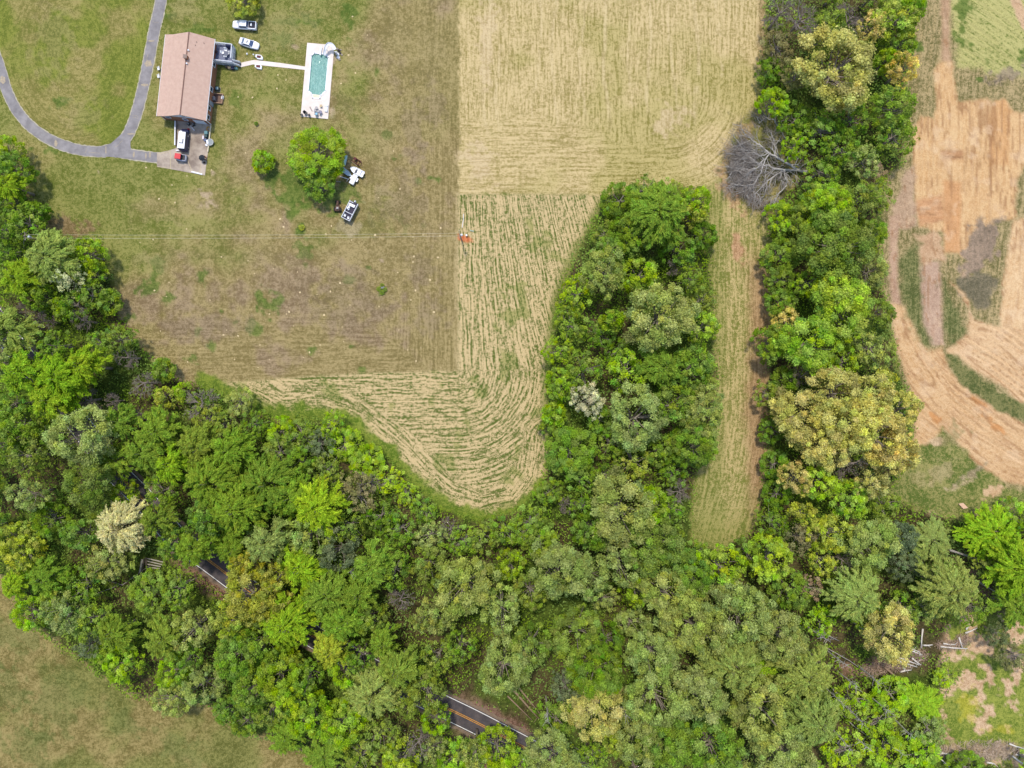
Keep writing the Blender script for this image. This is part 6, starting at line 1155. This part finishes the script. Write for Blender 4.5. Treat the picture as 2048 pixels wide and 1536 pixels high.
# ------------------------------------------------------------------ logs
def log(pts, r_, m, ph, z0=.3, z1=None, name='fallen_log', label=None, n=7):
    z1 = z0 if z1 is None else z1; q = [P(x, y, z0+(z1-z0)*i/(len(pts)-1)) for i, (x, y) in enumerate(pts)]
    if len(q) == 2: q = [q[0], (q[0]+q[1])/2+Vector((rr_.uniform(-.12,.12), rr_.uniform(-.12,.12), 0)), q[1]]
    c = q[0].copy(); mb = MB(); mb.tube([v-c for v in q], [r_*(1-.5*i/(len(q)-1)) for i in range(len(q))], n)
    for _ in range(2):
        k_ = rr_.uniform(.4,.95); a = q[0].lerp(q[-1], k_)-c; d = Vector((rr_.uniform(-1,1), rr_.uniform(-1,1), .5))*r_*4; mb.tube([a, a+d], [r_*.35, r_*.12], 4)
    o = mb.build(name, m, smooth=True); o.location = c; tag(o, label, 'log', 'fallen logs at the edges of the wood')
    if not label: PEND.append((o, ph, sum(p[0] for p in pts)/len(pts), sum(p[1] for p in pts)/len(pts)))
paleL = mat('pale_log', lin(196,186,172,.85), .8, scale=3, col2=lin(226,218,208,.85)); brnL = mat('brown_log', lin(132,108,86,.8), .9, scale=3, col2=lin(160,136,112,.8)); gryL = mat('grey_log', lin(132,124,116,.8), .9, scale=3, col2=lin(168,160,150,.8))
for a in ([(1845.4,1257.5),(1842.5,1295.8)],[(1847,1290.7),(1865,1289.6)],[(1886.5,1286.8),(1910.7,1288.8)],[(1881,1293),(1934.8,1297.3)],[(1917.8,1274.6),(1924.9,1295.9)],[(1930.5,1266),(1953.3,1256.1)],[(1932,1259),(1940,1250)],
          [(1817,1294.4),(1839.7,1304.4)],[(1820,1300),(1845,1310)],[(1785.8,1317),(1834,1334)],[(1790,1312),(1838,1330)],[(1800,1344),(1822.7,1339.9)],[(1803,1324),(1808.5,1340)],[(1824,1316),(1842,1330)],[(1848,1489),(1893.6,1508.7)],[(1882,1506),(1961.8,1521.5)],[(1856.7,1494.5),(1899,1534)],[(1973,1525),(1990,1528)],[(2018.5,1487.5),(2048,1497)],[(2031,1509),(2052,1509)],[(2025,1512),(2050,1530)]):
    log(a, .22, paleL, 'pale fallen log', .45)
for a, r_ in (([(1757,1305.8),(1794,1332.8)],.2),([(1768.8,1334),(1818.4,1375.3)],.28),([(1601,1281.7),(1641,1327)],.25),([(1024,1376.7),(1078,1437.8)],.3),([(1036,1373),(1084,1432)],.24),([(1015,1392),(1064,1440)],.2)): log(a, r_, brnL, 'brown fallen log', .6)
for a, r_, z0, z1 in (([(1648,1293),(1700,1322),(1791.5,1386.7)],.14,1.2,.4),([(1626.8,1259),(1678,1281.7)],.24,1,.5),([(1547,1259),(1573,1288.8)],.2,1,.6),([(1899,1100),(1956,1118.5),(1990,1144)],.28,3,1),([(1953,1161),(1993,1185)],.22,.6,.6),([(1700,1368),(1740,1395)],.14,1.5,.5),([(1665,1378),(1710,1420)],.16,2,.5),([(1735,1400),(1737,1430)],.15,.5,.5),([(1660,1400),(1705,1450),(1760,1490)],.15,2.5,.6),([(1790,1490),(1812,1512)],.14,1,.6),([(1160,1137),(1169,1165)],.18,8,1),([(1259.6,1372),(1271,1412)],.2,9,2),([(180,1150),(245,1170),(300,1130)],.12,1.2,.8),([(160,1200),(240,1170)],.12,1,.8)): log(a, r_, gryL, 'grey fallen trunk', z0, z1)
# stacks of brushwood among the logs
rgb_ = np.random.default_rng(12)
def brush(name, areas, cnt, m, label):
    mb = MB()
    for (x, y, rx, ry, h) in areas:
        for _ in range(cnt):
            a = rgb_.uniform(0, 6.28); q = math.sqrt(rgb_.uniform()); c = P(x+rx*q*math.cos(a), y+ry*q*math.sin(a), 0)+Vector((0,0,h*rgb_.uniform(.1,1)*(1-q*.6))); d = Vector((rgb_.normal(), rgb_.normal(), rgb_.normal()*.25)).normalized()*rgb_.uniform(.4,1.3)
            mb.tube([c-d, c+d*.2, c+d], [.05,.035,.015], 3, cap=False)
    o = mb.build(name, m); tag(o, label, 'brushwood', kind='stuff')
brush('brushwood', [(1790,1328,30,14,1.2),(1745,1340,22,14,1.0),(1895,1290,24,10,.8),(1925,1280,16,14,.8),(1835,1310,20,14,.8)], 150, mat('brush_brown', lin(150,122,100,.8), .9, col2=lin(190,166,144,.8), scale=3), 'brown brushwood heaped round the log pile')
brush('brushwood', [(1880,1502,34,10,.8),(1950,1512,40,12,.9),(2010,1505,34,12,.9),(1970,1490,60,10,.6)], 170, mat('brush_tan', lin(164,140,116,.8), .9, col2=lin(204,184,162,.8), scale=3), 'tan brushwood strewn along the clearing\'s lower edge')

# tall dead trunks still standing over the low growth (seen almost end on)
snm = mat('snag_bark', lin(150,142,132,.85), .9, scale=3, col2=lin(190,184,174,.85))
for i, (x, y, h, r_) in enumerate(((1640,1290,13,.16),(1662,1332,12,.13),(1610,1250,12,.18),(1598,1286,13,.14),(1676,1395,13,.15),(1716,1330,11,.14),(1556,1262,14,.16),(1648,1440,13,.13),(1735,1388,11,.14),(1690,1455,12,.14),(1780,1430,10,.13),(1640,1365,13,.13),(1092,1392,14,.15),(1236,1378,14,.14),(1105,1128,13,.13),(1760,1468,9,.12),(1585,1335,14,.13),(720,1115,13,.12),(1815,1130,11,.14),(1700,1240,12,.12))):
    g_ = P(x, y, 0); t_ = empty('dead_tree', (g_.x,g_.y,0), 0, None, 'dead tree', 'dead standing trunks in the wood'); lx, ly = rr_.uniform(-.8,.8), rr_.uniform(-.8,.8)
    mb = MB(); mb.tube([(0,0,-.2),(lx*.3,ly*.3,h*.4),(lx*.6,ly*.7,h*.75),(lx,ly,h)], [r_*1.3,r_,r_*.7,r_*.25], 6); mb.build('trunk', snm, t_); mb = MB()
    for _ in range(16):
        z = h*rr_.uniform(.55,.98); a = rr_.uniform(0,6.28); l = rr_.uniform(.6,1.8); q = Vector((lx*z/h,ly*z/h,z)); e = q+Vector((math.cos(a)*l,math.sin(a)*l,l*rr_.uniform(.1,.7))); mb.tube([q,(q+e)/2+Vector((0,0,-.08)),e], [r_*.3,r_*.2,.02], 3, cap=False)
    mb.build('branches', snm, t_); pp_ = 1024+(x-1024)*HC/(HC-h*.6), 768+(y-768)*HC/(HC-h*.6); PEND.append((t_, 'bare grey dead trunk', *pp_))
# ------------------------------------------------------------------ the great fallen tree
rn = random.Random(77); root_ = P(1616,344,.6); ft = empty('fallen_tree', (root_.x,root_.y,0), 0, 'huge leafless grey tree fallen out of the tree line across the field corner', 'fallen tree')
limbs = MB(); tw = MB()
def LP(x, y, z): return P(x, y, z)-Vector((root_.x,root_.y,0))
main = [([(1618,345,.7),(1596,340,1.1),(1562,319.5,1.9),(1537,306,2.4),(1520,290,2.3),(1504,281,2.0),(1488,268,1.2)],.42),
 ([(1600,341,1.0),(1575,340,1.5),(1550,338,2.0),(1536,330,2.2),(1520,333,2.4),(1506,318,2.3),(1490,306,1.8)],.32),
 ([(1578,339,1.4),(1560,345,1.6),(1536,361,1.9),(1518,380,1.7),(1499,402,1.0)],.26),
 ([(1573,279,1.2),(1562,262,1.8),(1548,239,2.0),(1530,236,1.6),(1517,248,1.0)],.20),
 ([(1573,371,1.5),(1559,385,1.6),(1550,398,1.4),(1538,408,.8)],.18),
 ([(1540,306,2.3),(1530,320,2.6),(1522,345,2.5),(1508,368,2.0),(1494,380,1.4)],.18),
 ([(1528,318,2.4),(1512,338,2.4),(1494,350,2.0),(1486,372,1.2)],.15),([(1520,334,2.4),(1500,340,2.2),(1480,335,1.8),(1466,340,1.1)],.15),
 ([(1550,310,2.2),(1551,295,2.6),(1546,281,2.4)],.14),([(1536,331,2.2),(1515,326,2.4),(1495,318,2.0),(1474,310,1.2)],.14),([(1535,362,1.9),(1530,385,1.6),(1524,398,1.0)],.12),([(1536,306,2.4),(1522,312,2.4),(1498,300,2.0),(1478,292,1.2)],.12),([(1508,368,2.0),(1488,372,1.8),(1470,368,1.2)],.1),([(1573,371,1.5),(1574,355,1.6),(1568,345,1.6)],.1),([(1500,281,2.0),(1480,290,1.8),(1464,305,1.0)],.1)]
allp = []
for pts, r0 in main:
    q = [LP(*v) for v in pts]; fine_ = []
    for i in range(len(q)-1):
        for k_ in range(4): fine_.append(q[i].lerp(q[i+1], k_/4)+Vector((rn.gauss(0,.07), rn.gauss(0,.07), rn.gauss(0,.05)))*(1 if k_ else 0))
    fine_.append(q[-1]); m_ = len(fine_); limbs.tube(fine_, [r0*.85*(1-.85*i/(m_-1))+.025 for i in range(m_)], 6); allp += [(v, r0*(1-.8*i/(m_-1))) for i, v in enumerate(fine_) if i > 3]
def twg(p, ang, l, r_, lv):
    d = Vector((math.cos(ang), math.sin(ang), rn.gauss(0,.15))); m1 = p+d*l*.5+Vector((rn.gauss(0,.06), rn.gauss(0,.06), 0))*l; e = p+d*l; e.z = max(.1, e.z)
    (limbs if lv < 2 and r_ > .035 else tw).tube([p, m1, e], [r_, r_*.8, r_*.5], 4 if lv == 0 else 3, cap=False)
    if lv < 3:
        for _ in range(3 if lv < 2 else 2): twg(m1.lerp(e, rn.uniform(0,1)), ang+rn.gauss(0,.55), l*rn.uniform(.5,.8), r_*.6, lv+1)
for p, r_ in allp:
    if rn.random() < .8:
        base = math.atan2(p.y-LP(1560,335,0).y, p.x-LP(1560,335,0).x); twg(p, base+rn.gauss(0,.7), rn.uniform(1.4,3.0), max(.075, r_*.45), 0)
for _ in range(1500):       # dense outer twigs resting on the ground to the left
    a = rn.uniform(2.2, 4.35); rr0 = rn.uniform(3.2, 8.6); c = LP(1522,336,0); p = Vector((c.x+rr0*.93*math.cos(a), c.y+rr0*1.02*math.sin(a), rn.uniform(.2,1.5))); twg(p-Vector((math.cos(a),math.sin(a),0))*1.2, a+rn.gauss(0,.45), rn.uniform(.9,1.7), .045, 2)
for _ in range(500):
    p, r_ = rn.choice(allp); q = p+Vector((rn.gauss(0,.8), rn.gauss(0,.8), rn.gauss(0,.2))); q.z = max(.2, q.z); twg(q, math.atan2(q.y-LP(1585,338,0).y, q.x-LP(1585,338,0).x)+rn.gauss(0,.8), rn.uniform(.8,1.8), .04, 1)
limbs.build('trunk', mat('dead_limb', lin(146,140,132,.84), .85, col2=lin(196,190,182,.84), scale=4), ft, smooth=True); tw.build('twigs', mat('dead_twigs', lin(112,104,95,.8), .9, col2=lin(164,154,144,.8), scale=3), ft)

# ------------------------------------------------------------------ pale tufts and molehills on the lawn
MND = [(443,514),(496,521),(547,537),(509,547),(595,544),(338,565),(309,581),(333,593),(680,566),(661,583),(634,589),(539,628),(648,630),(578,624),(573,628),(453,660),(447,670),(476,672),(702,641),(685,654),(587,652),(758,613),(795,545),(828,513),(826,524),(831,581),(687,683),(375,724),(469,719),(539,719),(516,735),(619,705),(607,715),(832,722),(842,696),(321,662),(882,736),
 (340,456),(373,458),(306,479),(280,485),(745,101),(711,146),(682,167),(787,302),(663,452),(652,468),(567,454),(560,438),(569,446),(556,150),(572,160),(554,177),(505,195),(476,194),(491,306),(423,340),(374,352),(467,382),(292,335),(318,398),(705,33),(697,110),(735,70),(757,395),(800,378),(881,456),(880,472),(826,474),(828,490),(876,515),(703,480),(640,560),(860,560),(822,600),(868,624),(798,660),(722,690),(846,470),(815,700),(600,585),(520,690),(420,600),(475,560),(700,610),(400,697),(640,690),(560,470),(730,500),(750,470),(395,345),(344,370),(350,405)]
mm = mat('pale_mound', lin(216,196,150,.85), .95, col2=lin(232,206,160,.85), scale=5)
mb = MB(); mb.blob(0,0,-.02,.20,.17,.10,9,4,.22,random.Random(2),True); m0 = mb.build('molehill', mm); tag(m0, None, 'molehill', 'pale molehills on the lawn')
for i, (x, y) in enumerate(MND):
    o = m0 if i == 0 else m0.copy()
    if i: col.objects.link(o)
    p = P(x, y, 0); o.location = (p.x,p.y,0); s_ = rn.choice((.55,.7,.9,1.2)); PEND.append((o, {.55:'tiny pale molehill',.7:'small pale molehill',.9:'pale molehill',1.2:'broad pale molehill'}[s_], x, y)); o.scale = (s_,s_*rn.uniform(.8,1.2),s_); o.rotation_euler = (0,0,rn.uniform(0,6))
settle_labels()
